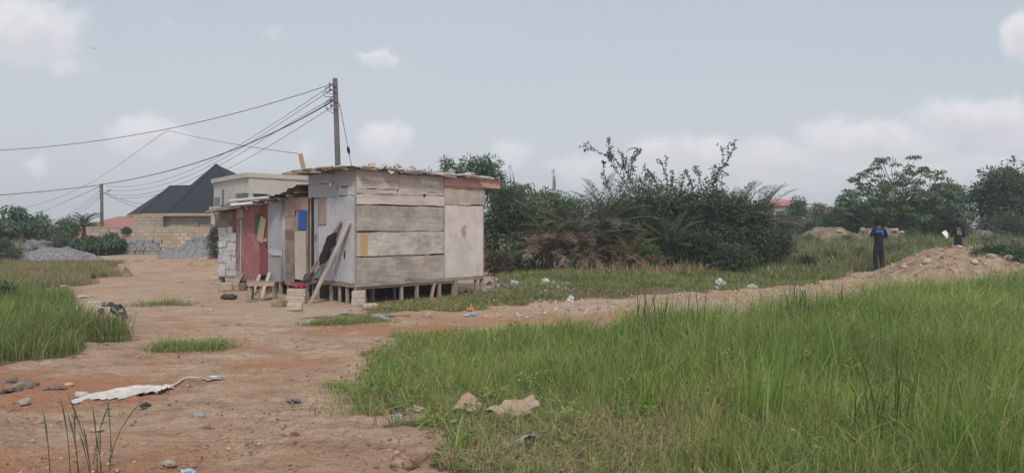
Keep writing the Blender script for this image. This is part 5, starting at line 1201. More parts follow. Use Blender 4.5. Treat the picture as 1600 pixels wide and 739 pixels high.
bush('creeping_shrub', 'dark green creeper sprawling over the back of the earth mound', 'shrub', 1556, 22.6, 383, 2.0, MG+OL, 70, 56, .09, .04, .24, 0, .9, None, seed=70, zbase=.55)
bush('creeping_shrub', 'second creeper trailing off the mound at the frame edge', 'shrub', 1600, 22.2, 386, 1.5, MG, 44, 56, .09, .04, .24, 0, .8, None, seed=71, zbase=.5)
for i, (u, Y, vt, wd, pal, lb) in enumerate([(1262, 40, 362, 2.0, OL, 'rough olive weed bush in front of the tan spoil heap'), (1322, 39.5, 364, 1.6, OL+MG, 'greener weed bush right of the tan spoil heap front'), (1375, 39, 362, 1.4, OL, 'weed bush below the broken spoil heap'), (1418, 40.5, 356, 1.6, MG, 'leafy bush at the foot of the umbrella-leaved trunk')]):
    bush('weed_bush', lb, 'shrub', u, Y, vt, wd, pal, 34, 50, .14, .05, .32, 0, wd*.7, 'weed bushes by the spoil heaps', seed=120+i)
# ---- plants to the left
PAP = [(.062, .105, .055), (.05, .088, .048), (.085, .13, .07)]
rosette_tree('papaya_tree', 'stout papaya tree with drooping lobed leaves cut by the left frame edge', 12, 40, 326, 2.6, PAP, 20, leaf=.42, seed=80, per=30, crown_base=.62, trunk_r=.10, leafw=.42, rr=.5, fork=.5, bark=BARKP, fill=14)
rosette_tree('papaya_tree', 'papaya tree with bare pale trunk next to the cut off one', 33, 39, 346, 1.1, PAP, 8, leaf=.36, seed=81, per=26, crown_base=.82, trunk_r=.11, leafw=.4, rr=.42, fork=.75, bark=BARKP)
rosette_tree('cassava_plant', 'loose cassava thicket behind the rounded gravel heap', 72, 44, 335, 2.5, PAP+MG, 40, leaf=.30, seed=82, per=26, crown_base=.25, trunk_r=.05, leafw=.3, rr=.36, fork=.2, fill=12)
bush('leafy_shrub', 'brownish undergrowth under the cassava beside the gravel heap', 'shrub', 86, 42, 372, 2.2, OL+[(.13, .105, .075)], 44, 50, .15, .06, .36, 0, 1.4, None, seed=83)
bush('leafy_shrub', 'dull green shrub between the cassava and the leaning palm', 'shrub', 108, 52, 341, 1.9, MG, 40, 56, .24, .08, .42, .1, 1.5, None, seed=84)
palm('coconut_palm', 'young bushy palm left of the red roofs', 131, 53, 372, 28, 1.5, DG+MG, 0, .75, None, 9, ll=.34, elmin=.15, droop=1.2, lw=.05)
rosette_tree('cassava_plant', 'dense dark cassava bush at the foot of the lamp pole', 140, 41, 370, 1.9, [(.045, .085, .045), (.06, .105, .055), (.075, .12, .06)], 46, leaf=.28, seed=85, per=30, crown_base=.15, trunk_r=.04, leafw=.32, rr=.34, fork=.15, fill=26)
rosette_tree('cassava_plant', 'bright dark-leaved cassava bush beside the black barrel', 168, 41, 369, 1.7, [(.055, .10, .05), (.07, .12, .06), (.085, .14, .07)], 42, leaf=.28, seed=86, per=30, crown_base=.12, trunk_r=.04, leafw=.32, rr=.34, fork=.15, fill=22)
bush('leafy_shrub', 'leafy shrub at the left frame edge under the papaya', 'shrub', 3, 34, 374, 1.4, MG+OL, 36, 50, .14, .06, .32, 0, 1.1, None, seed=87)
bush('leafy_shrub', 'straggly pale weed bush before the gravel heap', 'shrub', 18, 31, 384, 1.1, [(.12, .15, .10), (.09, .12, .07)], 22, 36, .11, .05, .28, 0, .9, None, seed=88)
bush('leafy_shrub', 'hanging vine shrub between the white patched hut and gravel', 'shrub', 335, 30, 346, .62, [(.075, .105, .06), (.10, .12, .075)], 30, 50, .10, .035, .22, .15, .5, None, seed=89, trunk_h=.3, droop=1.0)
bush('leafy_shrub', 'dark leafy weed sticking out of the bank at the left edge', 'shrub', 3, 14.6, 440, .5, [(.05, .10, .05), (.065, .12, .055)], 16, 36, .10, .055, .18, 0, .4, None, seed=90)
bush('roof_weed', 'round weed ball on the wall stub beside the black roof', 'shrub', 199, 47.0, 358.5, .9, DG+[(.12, .08, .06)], 20, 36, .12, .05, .2, 0, .5, None, seed=91, zbase=Zv(363, 47))

# ------------------------------------------------------------------ heaps
def heap(name, label, cat_, u0, u1, vtop, Y, depth, mat, seed=0, skew=0, lumps=.05, pw=1.0, nseg=90, group=None, fine=.02, tops=None):
    """loose material lying in a heap: dense displaced mound down to the ground"""
    xa, xb = X(u0, Y), X(u1, Y); xc = (xa+xb)/2; rx = (xb-xa)/2; ht = Zv(vtop, Y)-gzf(xc, Y); z0 = gzf(xc, Y)
    n = nseg; g = np.linspace(-1.12, 1.12, n); xx, yy = np.meshgrid(g, g)
    X_ = xx*rx; Y_ = yy*depth
    r = np.sqrt((xx-skew*(1-np.abs(xx)))**2+yy**2)+(fbm(xx*2.2+seed*5, yy*2.2+seed*3, 3)-.5)*.30
    if tops is None: prof = np.clip(1-r, 0, 1)**pw*1.18; prof = np.minimum(prof, 1.0-.25*np.exp(-r*3)+.1)
    else:
        prof = np.interp(xx, [p[0] for p in tops], [p[1] for p in tops])*np.clip(1-np.abs(yy)**1.6, 0, 1)**.9+(fbm(xx*3+seed, yy*3, 3)-.5)*.12
    z = ht*prof+(fbm(X_*2.4+seed, Y_*2.4, 4)-.5)*lumps*4*np.clip(prof*4, 0, 1)+(RNG.random(xx.shape)-.5)*fine*np.clip(prof*5, 0, 1)
    z = np.where(prof <= .012, -.12, z-.02)
    V = np.stack([X_, Y_, z], -1).reshape(-1, 3)
    i = np.arange(n-1)[:, None]*n+np.arange(n-1)[None]; loops = np.stack([i, i+1, i+1+n, i+n], -1).ravel()
    o = link(name, raw_mesh(name, V, np.full((n-1)**2, 4), loops, mat, smooth=False), None, (xc, Y, z0)); tag(o, label, cat_, group)
    return o, (lambda x, y: z0+float(np.interp(0, [0], [0]))+z[np.clip(int(round((y-Y)/depth/2.24*(n-1)+(n-1)/2)), 0, n-1), np.clip(int(round((x-xc)/rx/2.24*(n-1)+(n-1)/2)), 0, n-1)])
t = NT('gravel_chips'); vec = t.coords((1, 1, 1), False); vo = t.n('ShaderNodeTexVoronoi'); vo.inputs['Scale'].default_value = 15; t.l(vec, vo.inputs['Vector'])
sv = t.n('ShaderNodeSeparateColor'); t.l(vo.outputs['Color'], sv.inputs[0])
c = t.ramp(sv.outputs[0], [(.0, (.15, .145, .15)), (.5, (.24, .232, .236)), (1, (.36, .35, .355))]); t.bump(vo.outputs['Distance'], .9, .05); GRAVEL = t.fin(c, .95, .15)
MOUND = mat_mottle('spoil_earth', (.25, .165, .11), (.40, .285, .195), 2.6, .98, .9, c3=(.52, .40, .295), bscale=16, bd=.06, spec=.1)
heap('gravel_heap', 'rounded grey gravel heap behind the dry grass', 'gravel heap', 22, 158, 386, 34.6, 2.2, GRAVEL, 1, pw=.8, fine=.05, group='grey gravel heaps')
heap('gravel_heap', 'grey gravel heap leaning against the block stack by the huts', 'gravel heap', 252, 385, 376, 38.6, 1.9, GRAVEL, 2, .1, pw=.75, fine=.05, group='grey gravel heaps')
heap('earth_heap', 'brown earth bank sloping down beside the white patched hut', 'earth heap', 292, 385, 391, 31, 2.0, MOUND, 3, .3, pw=.9)
MOUND2 = mat_mottle('spoil_brown', (.15, .12, .085), (.24, .19, .13), 2.6, .98, .9, c3=(.34, .27, .20), bscale=16, bd=.06, spec=.1)
heap('earth_heap', 'tan spoil heap in the meadow left of the umbrella-leaved tree', 'earth heap', 1240, 1352, 356, 43, 2.4, MOUND2, 4, pw=.38, group='spoil heaps in the meadow', lumps=.09)
heap('earth_heap', 'pale broken spoil heap right behind the standing person', 'earth heap', 1330, 1420, 357, 42.5, 2.0, MOUND2, 5, pw=.42, group='spoil heaps in the meadow', lumps=.12)
heap('earth_heap', 'grey spoil heap showing between the mound watcher and the massive tree', 'earth heap', 1512, 1562, 358, 42, 1.5, mat_mottle('grey_spoil', (.13, .125, .115), (.22, .21, .195), 3, .98, .9), 6, pw=.7, group='spoil heaps in the meadow')
mo, mz = heap('earth_mound', 'long tan earth mound with stones in front of the second person', 'earth mound', 1346, 1690, 383.5, 23.2, 1.9, MOUND, 7, lumps=.05, nseg=150, fine=.06, tops=[(-1.0, 0), (-.90, .05), (-.74, .20), (-.62, .42), (-.52, .62), (-.40, .84), (-.28, .95), (-.10, 1.0), (.1, .97), (.3, .90), (.5, .86), (.8, .72), (1, .4)])
for i, (u, v, y, r, lb) in enumerate([(1397, 361, 40.6, .24, 'pale boulder on the broken spoil heap beside the tree trunk'), (1348, 360, 40.8, .22, 'pale boulder on the spoil heap left of the standing person head'), (1360, 364, 40.4, .15, 'small pale boulder low on the broken spoil heap'), (1312, 362, 40.6, .16, 'pale boulder on the tan spoil heap'), (1409, 364, 40.2, .18, 'pale boulder at the right foot of the broken spoil heap')]):
    stone('boulder', lb, 'stone', (X(u, y), y, Zv(v, y)-r*.3), (r, r*.8, r*.6), STONE, 'boulders on the spoil heaps', 80+i, i)
STONEP = mat_mottle('pale_stone', (.42, .34, .26), (.60, .51, .41), 4, .95, .8, bscale=16, bd=.03)
msp = [(1449, 410, .17, 'largest pale slab lying on the front of the earth mound'), (1424, 398, .11, 'pale stone on the upper slope of the mound'), (1402, 408, .10, 'pale stone low on the mound slope'), (1470, 393, .12, 'pale stone near the mound crest'), (1500, 389, .10, 'pale stone on the mound crest below the second person'),
       (1523, 412, .16, 'pale slab under the creeper on the mound'), (1548, 404, .14, 'long pale slab right of the creeper'), (1577, 404, .16, 'large pale slab near the frame edge on the mound'), (1438, 416, .09, 'small stone under the largest slab'), (1486, 402, .09, 'small stone in the middle of the mound'), (1412, 418, .10, 'small stone at the mound foot'), (1395, 418, .08, 'tiny stone at the mound tip'), (1460, 420, .08, 'small stone at the mound foot below the largest slab'), (1596, 398, .14, 'pale stone cut by the right frame edge')]
for i, (u, v, r, lb) in enumerate(msp):
    y = 21.6; x = X(u, y)
    for yy in np.linspace(21.2, 24.6, 60):       # first place on the mound that this sight line meets
        xx = X(u, yy)
        if mz(xx, yy) >= Zv(v, yy): x, y = xx, yy; break
    stone('mound_stone', lb, 'stone', (x, y, mz(x, y)-.03), (r, r*.6, r*.55), STONEP if i % 3 else STONE, 'stones lying on the earth mound', 20+i, i*.9)
# dark rocks behind the left gravel heap, black barrel
for i, (u, v, r, lb) in enumerate([(52, 388, .55, 'dark rubble lump at the left shoulder of the rounded gravel heap'), (68, 384, .45, 'dark rubble lump behind the top of the rounded gravel heap'), (43, 394, .4, 'dark rubble lump lowest on the left of the gravel heap'), (60, 392, .4, 'dark rubble lump half sunk in gravel')]):
    y = 36.6; stone('rubble_lump', lb, 'rubble', (X(u, y), y, Zv(v, y)-r*.35), (r, r*.7, r*.6), mat_mottle('dark_rubble', (.10, .095, .095), (.22, .21, .205), 4, .95, .7), 'dark rubble by the gravel heap', 40+i, i)
m = MB(); bz = .0; m.tube([(0, 0, 0), (0, 0, .12), (0, 0, .5), (0, 0, .52), (0, 0, .98), (0, 0, 1.02)], [.30, .34, .34, .36, .34, .28], 18)
tag(m.build('black_barrel', mat_plain('black_plastic', (.02, .02, .022), .5), None, loc=(X(186.5, 42), 42, Zv(402, 42))), 'black plastic barrel between the cassava bush and the block wall', 'barrel')
# ------------------------------------------------------------------ people
SKIN = mat_plain('brown_skin', (.11, .060, .042), .55, .35)
NAVY = mat_mottle('navy_cloth', (.012, .014, .024), (.022, .025, .040), 14, .9, .3, spec=.15)
NAVY2 = mat_mottle('navy_trousers', (.014, .016, .028), (.026, .030, .046), 14, .9, .3, spec=.15)
BLK2 = mat_mottle('black_shirt', (.012, .012, .013), (.025, .025, .026), 14, .9, .3, spec=.15)
HAIR = mat_mottle('black_hair', (.008, .007, .007), (.02, .018, .017), 60, .9, .8)
SHOE = mat_plain('dark_shoe', (.05, .045, .045), .6)
def skin_mesh(name, verts, edges, radii, mat, parent, sub=2, root=0):
    me = bpy.data.meshes.new(name); me.from_pydata([Vector(v) for v in verts], edges, [])
    o = bpy.data.objects.new(name, me); COL.objects.link(o)
    mo_ = o.modifiers.new('skin', 'SKIN'); mo_.use_smooth_shade = True
    for i, r in enumerate(radii):
        sv_ = me.skin_vertices[0].data[i]; sv_.radius = r if isinstance(r, tuple) else (r, r); sv_.use_root = (i == root)
    s_ = o.modifiers.new('sub', 'SUBSURF'); s_.levels = sub; s_.render_levels = sub
    dg = bpy.context.evaluated_depsgraph_get(); dg.update()
    nm = bpy.data.meshes.new_from_object(o.evaluated_get(dg)); bpy.data.objects.remove(o)
    nm.materials.clear(); nm.materials.append(mat); nm.name = name
    nm.polygons.foreach_set('use_smooth', [True]*len(nm.polygons))
    return link(name, nm, parent)
class Sk:
    def __init__(s): s.v = []; s.e = []; s.r = []
    def p(s, co, r, frm=None):
        s.v.append(co); s.r.append(r)
        if frm is not None: s.e.append((frm, len(s.v)-1))
        return len(s.v)-1
def person(label, loc, rz, hgt, arms, shirtm, trm, head_turn=(0, 0), hairname='hair', lean=0):
    """local +Y is where the person faces; arms = ((elbow), (wrist), (finger direction)) for each side"""
    k = hgt/1.75; root = thing('person', label, 'person', loc, rz)
    b = Sk()
    pel = b.p((0, 0, .95), (.115, .082)); w1_ = b.p((0, .01, 1.10), (.115, .082), pel); ch = b.p((0, 0, 1.28), (.15, .105), w1_); nb = b.p((0, -.01, 1.43), (.09, .075), ch)
    nk = b.p((0, 0, 1.50), .052, nb); hx_, hy_ = head_turn
    h1 = b.p((0, .015, 1.57), (.062, .072), nk); h2_ = b.p((0, .01, 1.645), (.076, .092), h1); b.p((0, 0, 1.715), (.062, .075), h2_)
    for sx_, (eb, wr, fd) in zip((-1, 1), arms):
        sh_ = b.p((sx_*.17, -.01, 1.415), .058, nb); e_ = b.p(eb, .042, sh_); mid_ = b.p(tuple((Vector(eb)*.6+Vector(wr)*.4)), .038, e_); wv = b.p(wr, .027, mid_)
        f = Vector(fd).normalized(); w_ = Vector(wr); pa = b.p(tuple(w_+f*.06), (.038, .022), wv)
        side_ = f.cross(Vector((0, 0, 1))).normalized() if abs(f.z) < .95 else Vector((1, 0, 0)); cur = Vector((0, 0, -1)) if abs(f.z) < .7 else Vector((0, 1, 0))
        for q, (o_, ln) in enumerate(((-.030, .062), (-.010, .075), (.010, .080), (.029, .068))):
            r0 = b.p(tuple(w_+f*.105+side_*o_), .0095, pa); r1 = b.p(tuple(w_+f*(.105+ln*.5)+side_*o_*1.1+cur*.008), .0088, r0); b.p(tuple(w_+f*(.105+ln*.85)+side_*o_*1.1+cur*.03), .0078, r1)
        t0 = b.p(tuple(w_+f*.035-side_*sx_*.042), .011, wv); b.p(tuple(w_+f*.085-side_*sx_*.062+cur*.012), .009, t0)
    for sx_ in (-1, 1):
        hp = b.p((sx_*.088, 0, .88), .088, pel); kn = b.p((sx_*.105, .02, .50), .057, hp); an = b.p((sx_*.115, -.02, .10), .040, kn); fo = b.p((sx_*.125, .05, .045), (.040, .035), an); b.p((sx_*.135, .15, .030), (.036, .024), fo)
    body = skin_mesh('body', b.v, b.e, b.r, SKIN, root)
    body.data.materials.append(SKIN)
    # face: brow, nose, eyes, mouth, ears
    hd = thing('head_features', None, None); bpy.data.objects.remove(hd)
    m = MB(); m.blob((0, .108, 1.618), (.014, .02, .024), 2, .05); fobj = m.build('nose', SKIN, root, True)
    for sx_ in (-1, 1):
        m = MB(); m.blob((sx_*.032, .090, 1.648), (.014, .009, .009), 2, 0); m.build('eye', mat_plain('eye', (.05, .04, .035), .3), root, True)
        m = MB(); m.blob((sx_*.080, .0, 1.63), (.012, .022, .034), 2, .1); m.build('ear', SKIN, root, True)
    m = MB(); m.blob((0, .096, 1.582), (.026, .010, .008), 2, 0); m.build('mouth', mat_plain('lips', (.22, .08, .07), .5), root, True)
    s = Sk()   # shirt with short sleeves
    q0 = s.p((0, 0, .80), (.165, .13)); q1 = s.p((0, .0, .97), (.168, .128), q0); q2 = s.p((0, .0, 1.14), (.145, .110), q1); q3 = s.p((0, 0, 1.30), (.168, .122), q2); q4 = s.p((0, -.01, 1.44), (.105, .088), q3); s.p((0, 0, 1.50), (.064, .062), q4)
    for sx_, (eb, wr, fd) in zip((-1, 1), arms):
        a_ = s.p((sx_*.175, -.01, 1.425), .072, q4); sv_ = Vector((sx_*.175, -.01, 1.425)); s.p(tuple(sv_.lerp(Vector(eb), .45)), .066, a_); s.p(tuple(sv_.lerp(Vector(eb), .92)), .060, len(s.v)-1)
    shirt = skin_mesh('shirt', s.v, s.e, s.r, shirtm, root)
    s = Sk(); p0 = s.p((0, 0, 1.06), (.128, .092)); p1 = s.p((0, 0, .90), (.150, .112), p0)
    for sx_ in (-1, 1):
        a_ = s.p((sx_*.095, 0, .80), .105, p1); c_ = s.p((sx_*.108, .02, .48), .082, a_); s.p((sx_*.118, -.015, .20), .076, c_); s.p((sx_*.12, -.01, .055), .078, len(s.v)-1)
    skin_mesh('trousers', s.v, s.e, s.r, trm, root)
    for sx_ in (-1, 1):
        m = MB(); m.blob((sx_*.128, .06, .042), (.050, .135, .050), 2, .06, 1.5, sx_+2, -sx_*.08, flat=-.04); m.build('shoe', SHOE, root, True)
    # hair hugging the crown and the back of the skull, face left clear
    bm = bmesh.new(); bmesh.ops.create_icosphere(bm, subdivisions=4, radius=1)
    for v in bm.verts:
        kx = 1+.05*mnoise.noise(v.co*9)
        v.co = Vector((v.co.x*.088*kx, v.co.y*.108*kx-.012, v.co.z*.104*kx+1.665))
    bmesh.ops.delete(bm, geom=[f for f in bm.faces if (f.calc_center_median().y > .028 and f.calc_center_median().z < 1.695) or f.calc_center_median().z < 1.56], context='FACES')
    me = bpy.data.meshes.new('hair'); bm.to_mesh(me); bm.free(); me.materials.append(HAIR); hr = link(hairname, me, root)
    sol = hr.modifiers.new('t', 'SOLIDIFY'); sol.thickness = .008
    # turn the head: every vertex above the neck of body and features
    T = Matrix.Translation((0, 0, 1.55)) @ Matrix.Rotation(head_turn[0], 4, 'Z') @ Matrix.Rotation(head_turn[1], 4, 'X') @ Matrix.Translation((0, 0, -1.55))
    for o in root.children:
        n_ = o.name.split('.')[0]
        if n_ in ('body', 'nose', 'eye', 'ear', 'mouth', hairname):
            for v in o.data.vertices:
                wgt = min(1, max(0, (v.co.z-1.49)/.08)) if abs(v.co.x) < .14 else 0
                if wgt > 0: v.co = v.co.lerp(T @ v.co, wgt)
    root.scale = (k, k, k); return root
p1x, p1y = X(1373, 26.3), 26.3
per1 = person('person in dark navy clothes standing at the track end, blue mark on the back', (p1x, p1y, gzf(p1x, p1y)), .12, 1.77,
    (((-.30, -.03, 1.17), (-.10, .22, 1.20), (.6, .6, .15)), ((.29, -.03, 1.15), (.12, .22, 1.22), (-.5, .6, .2))), NAVY, NAVY2, (-.9, -.12))
BLUEL = mat_plain('blue_print', (.04, .15, .38), .7)
def back_print(parts, mat, name='back_print', parent=None):
    """thin raised print following the curve of the back; parts = (x0,x1,z0,z1)"""
    m = MB()
    def yb(x, z): return -.125*math.sqrt(max(0.05, 1-(x/.20)**2))-.008-(.0 if z < 1.36 else -.14*(z-1.36))
    for (xa, xb, za, zb) in parts:
        n = 5; vs = []; fs = []
        for d in (0, .012):
            for z in (za, zb):
                for i in range(n+1):
                    x = xa+(xb-xa)*i/n; vs.append((x, yb(x, z)+d, z))
        q = 2*(n+1)
        for i in range(n): fs += [(i, i+1, n+2+i, n+1+i), (q+i, q+n+1+i, q+n+2+i, q+i+1), (i, q+i, q+i+1, i+1), (n+1+i, n+2+i, q+n+2+i, q+n+1+i)]
        fs += [(0, n+1, q+n+1, q), (n, q+n, q+n+n+1, n+n+1)]
        m.add(vs, fs)
    return m.build(name, mat, parent, False)
back_print([(-.15, .10, 1.345, 1.40), (-.15, -.11, 1.31, 1.344), (.045, .10, 1.25, 1.344), (-.155, -.12, 1.401, 1.415), (.06, .098, 1.401, 1.41), (-.08, .03, 1.325, 1.344)], BLUEL, parent=per1)
p2x, p2y = X(1497, 31.5), 31.5
per2 = person('person in black shirt with white back print standing beyond the earth mound', (p2x, p2y, gzf(p2x, p2y)), -.05, 1.70,
    (((-.27, .02, 1.15), (-.25, .24, 1.22), (-.2, .8, .35)), ((.27, .0, 1.14), (.10, .24, 1.18), (-.8, .5, .15))), BLK2, NAVY2, (.1, -.15))
WHITEL = mat_plain('white_print', (.42, .42, .43), .7)
back_print([(-.11, .10, 1.392, 1.408), (-.085, -.065, 1.25, 1.375), (-.064, -.015, 1.355, 1.375), (-.034, -.015, 1.25, 1.354), (-.064, -.035, 1.25, 1.268), (-.055, -.04, 1.29, 1.335), (.03, .05, 1.235, 1.34), (.051, .09, 1.325, 1.34), (.051, .09, 1.235, 1.252), (.075, .09, 1.253, 1.324)], WHITEL, parent=per2)
m = MB(); n = 6; vs = []; fs = []
for d in (0, .002):
    for j in range(n+1):
        for i in range(5): a, b_ = i/4-.5, j/n-.5; vs.append((a*.21, .03*math.sin(3*b_+a)+d, b_*.30))
q = 5*(n+1)
for j in range(n):
    for i in range(4): k = j*5+i; fs += [(k, k+1, k+6, k+5), (q+k, q+k+5, q+k+6, q+k+1)]
m.add(vs, fs); pp = m.build('sheet_of_paper', mat_plain('white_paper', (.8, .8, .8), .6), None, True, loc=(p2x-.33, p2y+.28, gzf(p2x, p2y)+1.22)); pp.rotation_euler = (-.2, -.5, .15)
tag(pp, 'white sheet of paper held by the person beyond the mound', 'paper')

# ------------------------------------------------------------------ things standing about the huts
def wpt(x, y, z=None):
    v = Matrix.Translation(A0) @ Matrix.Rotation(ANG, 4, 'Z') @ Vector((x, y, 0)); v.z = gzf(v.x, v.y) if z is None else A0.z+z; return v
# bench
bp = G(411, 468); bn = thing('wooden_bench', 'small rough wooden bench with splayed legs before the red wall', 'bench', bp, .05)
m = MB(); m.box(-.30, .30, -.17, -.02, .385, .42, jit=.005); m.build('seat', PLANKX, bn); m = MB(); m.box(-.29, .29, -.01, .16, .38, .415, jit=.005); m.build('seat', PLANKX, bn)
m = MB(); m.box(-.29, .285, -.185, -.172, .33, .40, jit=.004); m.build('apron', TANBOARD, bn)
for (x, y, dx) in ((-.25, -.13, -.03), (-.02, -.12, -.02), (.25, -.13, .03), (-.24, .12, -.03), (.24, .12, .03)): m = MB(); m.bar((x+dx, y*1.1, -.03), (x, y, .385), .05, .035); m.build('leg', PLANK, bn)
m = MB(); m.bar((.02, -.15, .03), (.16, .1, .38), .04, .03); m.build('brace', PLANK, bn)
# leaning planks and the black jacket
def plank(label, a, b, w_, th, mat=PLANK, name='leaning_plank', grp=None, roll=0):
    a = Vector(a); b = Vector(b); m = MB(); m.bar((0, 0, 0), b-a, w_, th, roll); return tag(m.build(name, mat, None, loc=a), label, 'plank', grp)
GRP = 'planks leaning on the huts'
pa0 = G(484, 472, -.03); pb0 = wpt(-.045, sf_(549), 1.68); plank('longest pale plank leaning across the grey hut wall', pa0, pb0, .12, .035, PALEDOOR, grp=GRP, roll=.9)
pc0 = Vector((-4.72, 16.62, gzf(-4.72, 16.62)-.03)); pd0 = wpt(-.05, sf_(536), 1.70); plank('weathered grey plank leaning behind the longest one', pc0, pd0, .10, .035, PLANK, grp=GRP, roll=.9)
pe = Vector((-4.62, 16.55, gzf(-4.62, 16.55)-.02)); plank('short grey plank propped low by the hut door', pe, wpt(-.06, 1.2, .78), .09, .03, GREYP2, grp=GRP, roll=.7)
plank('brown plank sloping up to the red hut doorway', G(360, 456, -.02), wpt(-.06, sf_(380), .42), .16, .035, PLANKX, grp=GRP, roll=.2)
plank('pale thin plank propped behind the bench', G(393, 461, -.02), wpt(-.05, sf_(409), .42), .07, .025, PALEDOOR, grp=GRP, roll=.5)
plank('second pale plank crossing behind the bench', G(407, 463, -.02), wpt(-.06, sf_(425), .50), .07, .025, PALEDOOR, grp=GRP, roll=.5)
def sheet(name, label, cat_, org, fn, nu, nv, mat, th=.006, smooth=True, grp=None):
    """cloth or paper: fn(a,b)->point for a,b in 0..1, given a little thickness"""
    V = [[Vector(fn(i/nu, j/nv)) for i in range(nu+1)] for j in range(nv+1)]
    m = MB(); vs = []
    for lay in (0, 1):
        for j in range(nv+1):
            for i in range(nu+1):
                du = V[j][min(i+1, nu)]-V[j][max(i-1, 0)]; dvv = V[min(j+1, nv)][i]-V[max(j-1, 0)][i]; nn = du.cross(dvv)
                nn = nn.normalized() if nn.length > 1e-9 else Vector((0, 0, 1)); vs.append(V[j][i]-nn*th*lay)
    q = (nu+1)*(nv+1); fs = []
    for j in range(nv):
        for i in range(nu): a = j*(nu+1)+i; fs += [(a, a+1, a+nu+2, a+nu+1), (q+a, q+a+nu+1, q+a+nu+2, q+a+1)]
    for i in range(nu): fs.append((i, q+i, q+i+1, i+1)); a = nv*(nu+1)+i; fs.append((a, a+1, q+a+1, q+a))
    for j in range(nv): a = j*(nu+1); fs.append((a, a+nu+1, q+a+nu+1, q+a)); a += nu; fs.append((a, q+a, q+a+nu+1, a+nu+1))
    m.add(vs, fs); return tag(m.build(name, mat, None, smooth, loc=org), label, cat_, grp)
ja = pc0.lerp(pd0, .84)+Vector((.02, -.07, .02)); jb = pa0.lerp(pb0, .50)+Vector((-.14, -.05, -.02))
def jacket(a, b):
    c = (ja*(1-a)+jb*a)-ja; w_ = .055+.045*math.sin(math.pi*min(1, a*1.05))+.015*math.sin(a*9); th_ = (b-.5)*2*math.pi
    f = 1+.16*math.sin(th_*4+a*5)+.12*math.sin(a*21+th_*2)
    return c+Vector((math.cos(th_)*w_*f, -math.sin(th_)*w_*.55*f-.02, math.cos(th_)*.03+.03*math.sin(a*13)))
sheet('black_jacket', 'crumpled black jacket hung over the leaning planks', 'jacket', ja, jacket, 26, 20, BLACKC)
ka = pc0.lerp(pd0, .36)+Vector((0, -.04, 0)); kb = pc0.lerp(pd0, .05)+Vector((.1, -.05, .1))
sheet('grey_rag', 'grey rag trailing down the lower planks by the door', 'rag', ka, lambda a, b: (kb-ka)*a+Vector((math.cos((b-.5)*6.28)*(.05+.03*math.sin(a*7)), -.04*math.sin((b-.5)*6.28)-.02, .03*math.sin(a*11+b*3))), 16, 10, mat_plain('grey_rag', (.12, .12, .125), .9))
# blocks
def block(label, loc, rz, size=(.40, .22, .19), mat=BLOCKM, grp='loose sandcrete blocks by the huts', rx=0):
    m = MB(); a, b_, c_ = size; m.box(-a/2, a/2, -b_/2, b_/2, 0, c_, jit=.008); o = m.build('concrete_block', mat, None, bevel=.012, loc=loc); o.rotation_euler = (rx, 0, rz); return tag(o, label, 'block', grp)
q = G(561, 476); block('lower tan block of the pair under the hut corner', q, .05, (.27, .24, .15)); block('upper tan block of the pair under the hut corner', q+Vector((.0, .0, .153)), .1, (.27, .23, .15))
q = G(463, 473); block('lower tan block of the pile carrying the red cloth', q, .0, (.40, .26, .15)); q2 = q+Vector((.01, .02, .153)); block('upper tan block carrying the red cloth', q2, .08, (.38, .25, .15))
m = MB(); m.blob((0, 0, .04), (.13, .09, .05), 3, .5, 3.0, 4, flat=.0); tag(m.build('red_cloth', mat_plain('red_cloth', (.42, .02, .035), .85), None, True, loc=q2+Vector((.05, 0, .152))), 'bundled red cloth lying on the tan blocks by the hut door', 'cloth')
block('single tan block on the sand before the block pile', G(461, 485), .2, (.28, .22, .13)); block('brown cut block with a corner broken next to the bench', G(436, 479), -.3, (.27, .18, .14), mat_mottle('brown_block', (.24, .17, .12), (.36, .27, .2), 7, .95, .6))
block('tan step block under the white patched hut', G(352, 456), .7, (.3, .22, .2)); block('second step block under the white patched hut door', G(362, 455), .8, (.3, .24, .17)); block('pale block behind the white patched hut corner', G(339, 446), .6, (.36, .24, .2)); block('tan block deep under the red hut', G(372, 449), .6, (.3, .2, .16))
block('flat tan block in the grass under the plywood hut edge', G(578, 479), .4, (.3, .2, .08))
q = G(168, 497); block('tan block partly covered by the black bag', q, -.35, (.42, .30, .20)); block('small tan block left behind the black bag', G(150, 488), .1, (.26, .20, .20)); block('tan broken block slab right of the black bag', G(180, 498), .3, (.3, .22, .16))
def bagfn(a, b):
    x = -.20+.46*a; r_ = .5*b
    top = .24-.55*max(0, abs(a-.45)-.30)*1.2
    return (x+.03*math.sin(b*6), -.20+.30*b, max(.012, (top*math.sin(math.pi*min(1, .15+b*.75)))+.03*math.sin(a*14+b*4)+.02*math.sin(b*17+a*9)))
sheet('black_bag', 'limp black plastic bag draped over the tan blocks on the path', 'bag', q+Vector((.10, -.02, .0)), bagfn, 24, 14, mat_plain('black_bag', (.018, .018, .02), .35, .5))
m = MB(); pts = [Vector((.28+.05*t, -.12, .22-.2*t+.03*math.sin(t*3))) for t in np.linspace(0, 1, 8)]; m.tube(pts, [.02]*8, 6); tag(m.build('bag_strap', BLACKC, None, loc=q), 'torn black strip hanging off the tan block beside the bag', 'strap')
m = MB(); m.tube([(0, 0, 0), (0, 0, .02), (0, 0, .17), (0, 0, .18), (0, 0, .175), (0, 0, .03)], [.07, .085, .11, .115, .10, .07], 16); tag(m.build('bucket', mat_plain('grey_bucket', (.24, .22, .21), .6), None, loc=G(380, 455)), 'grey bucket standing under the red wall', 'bucket')
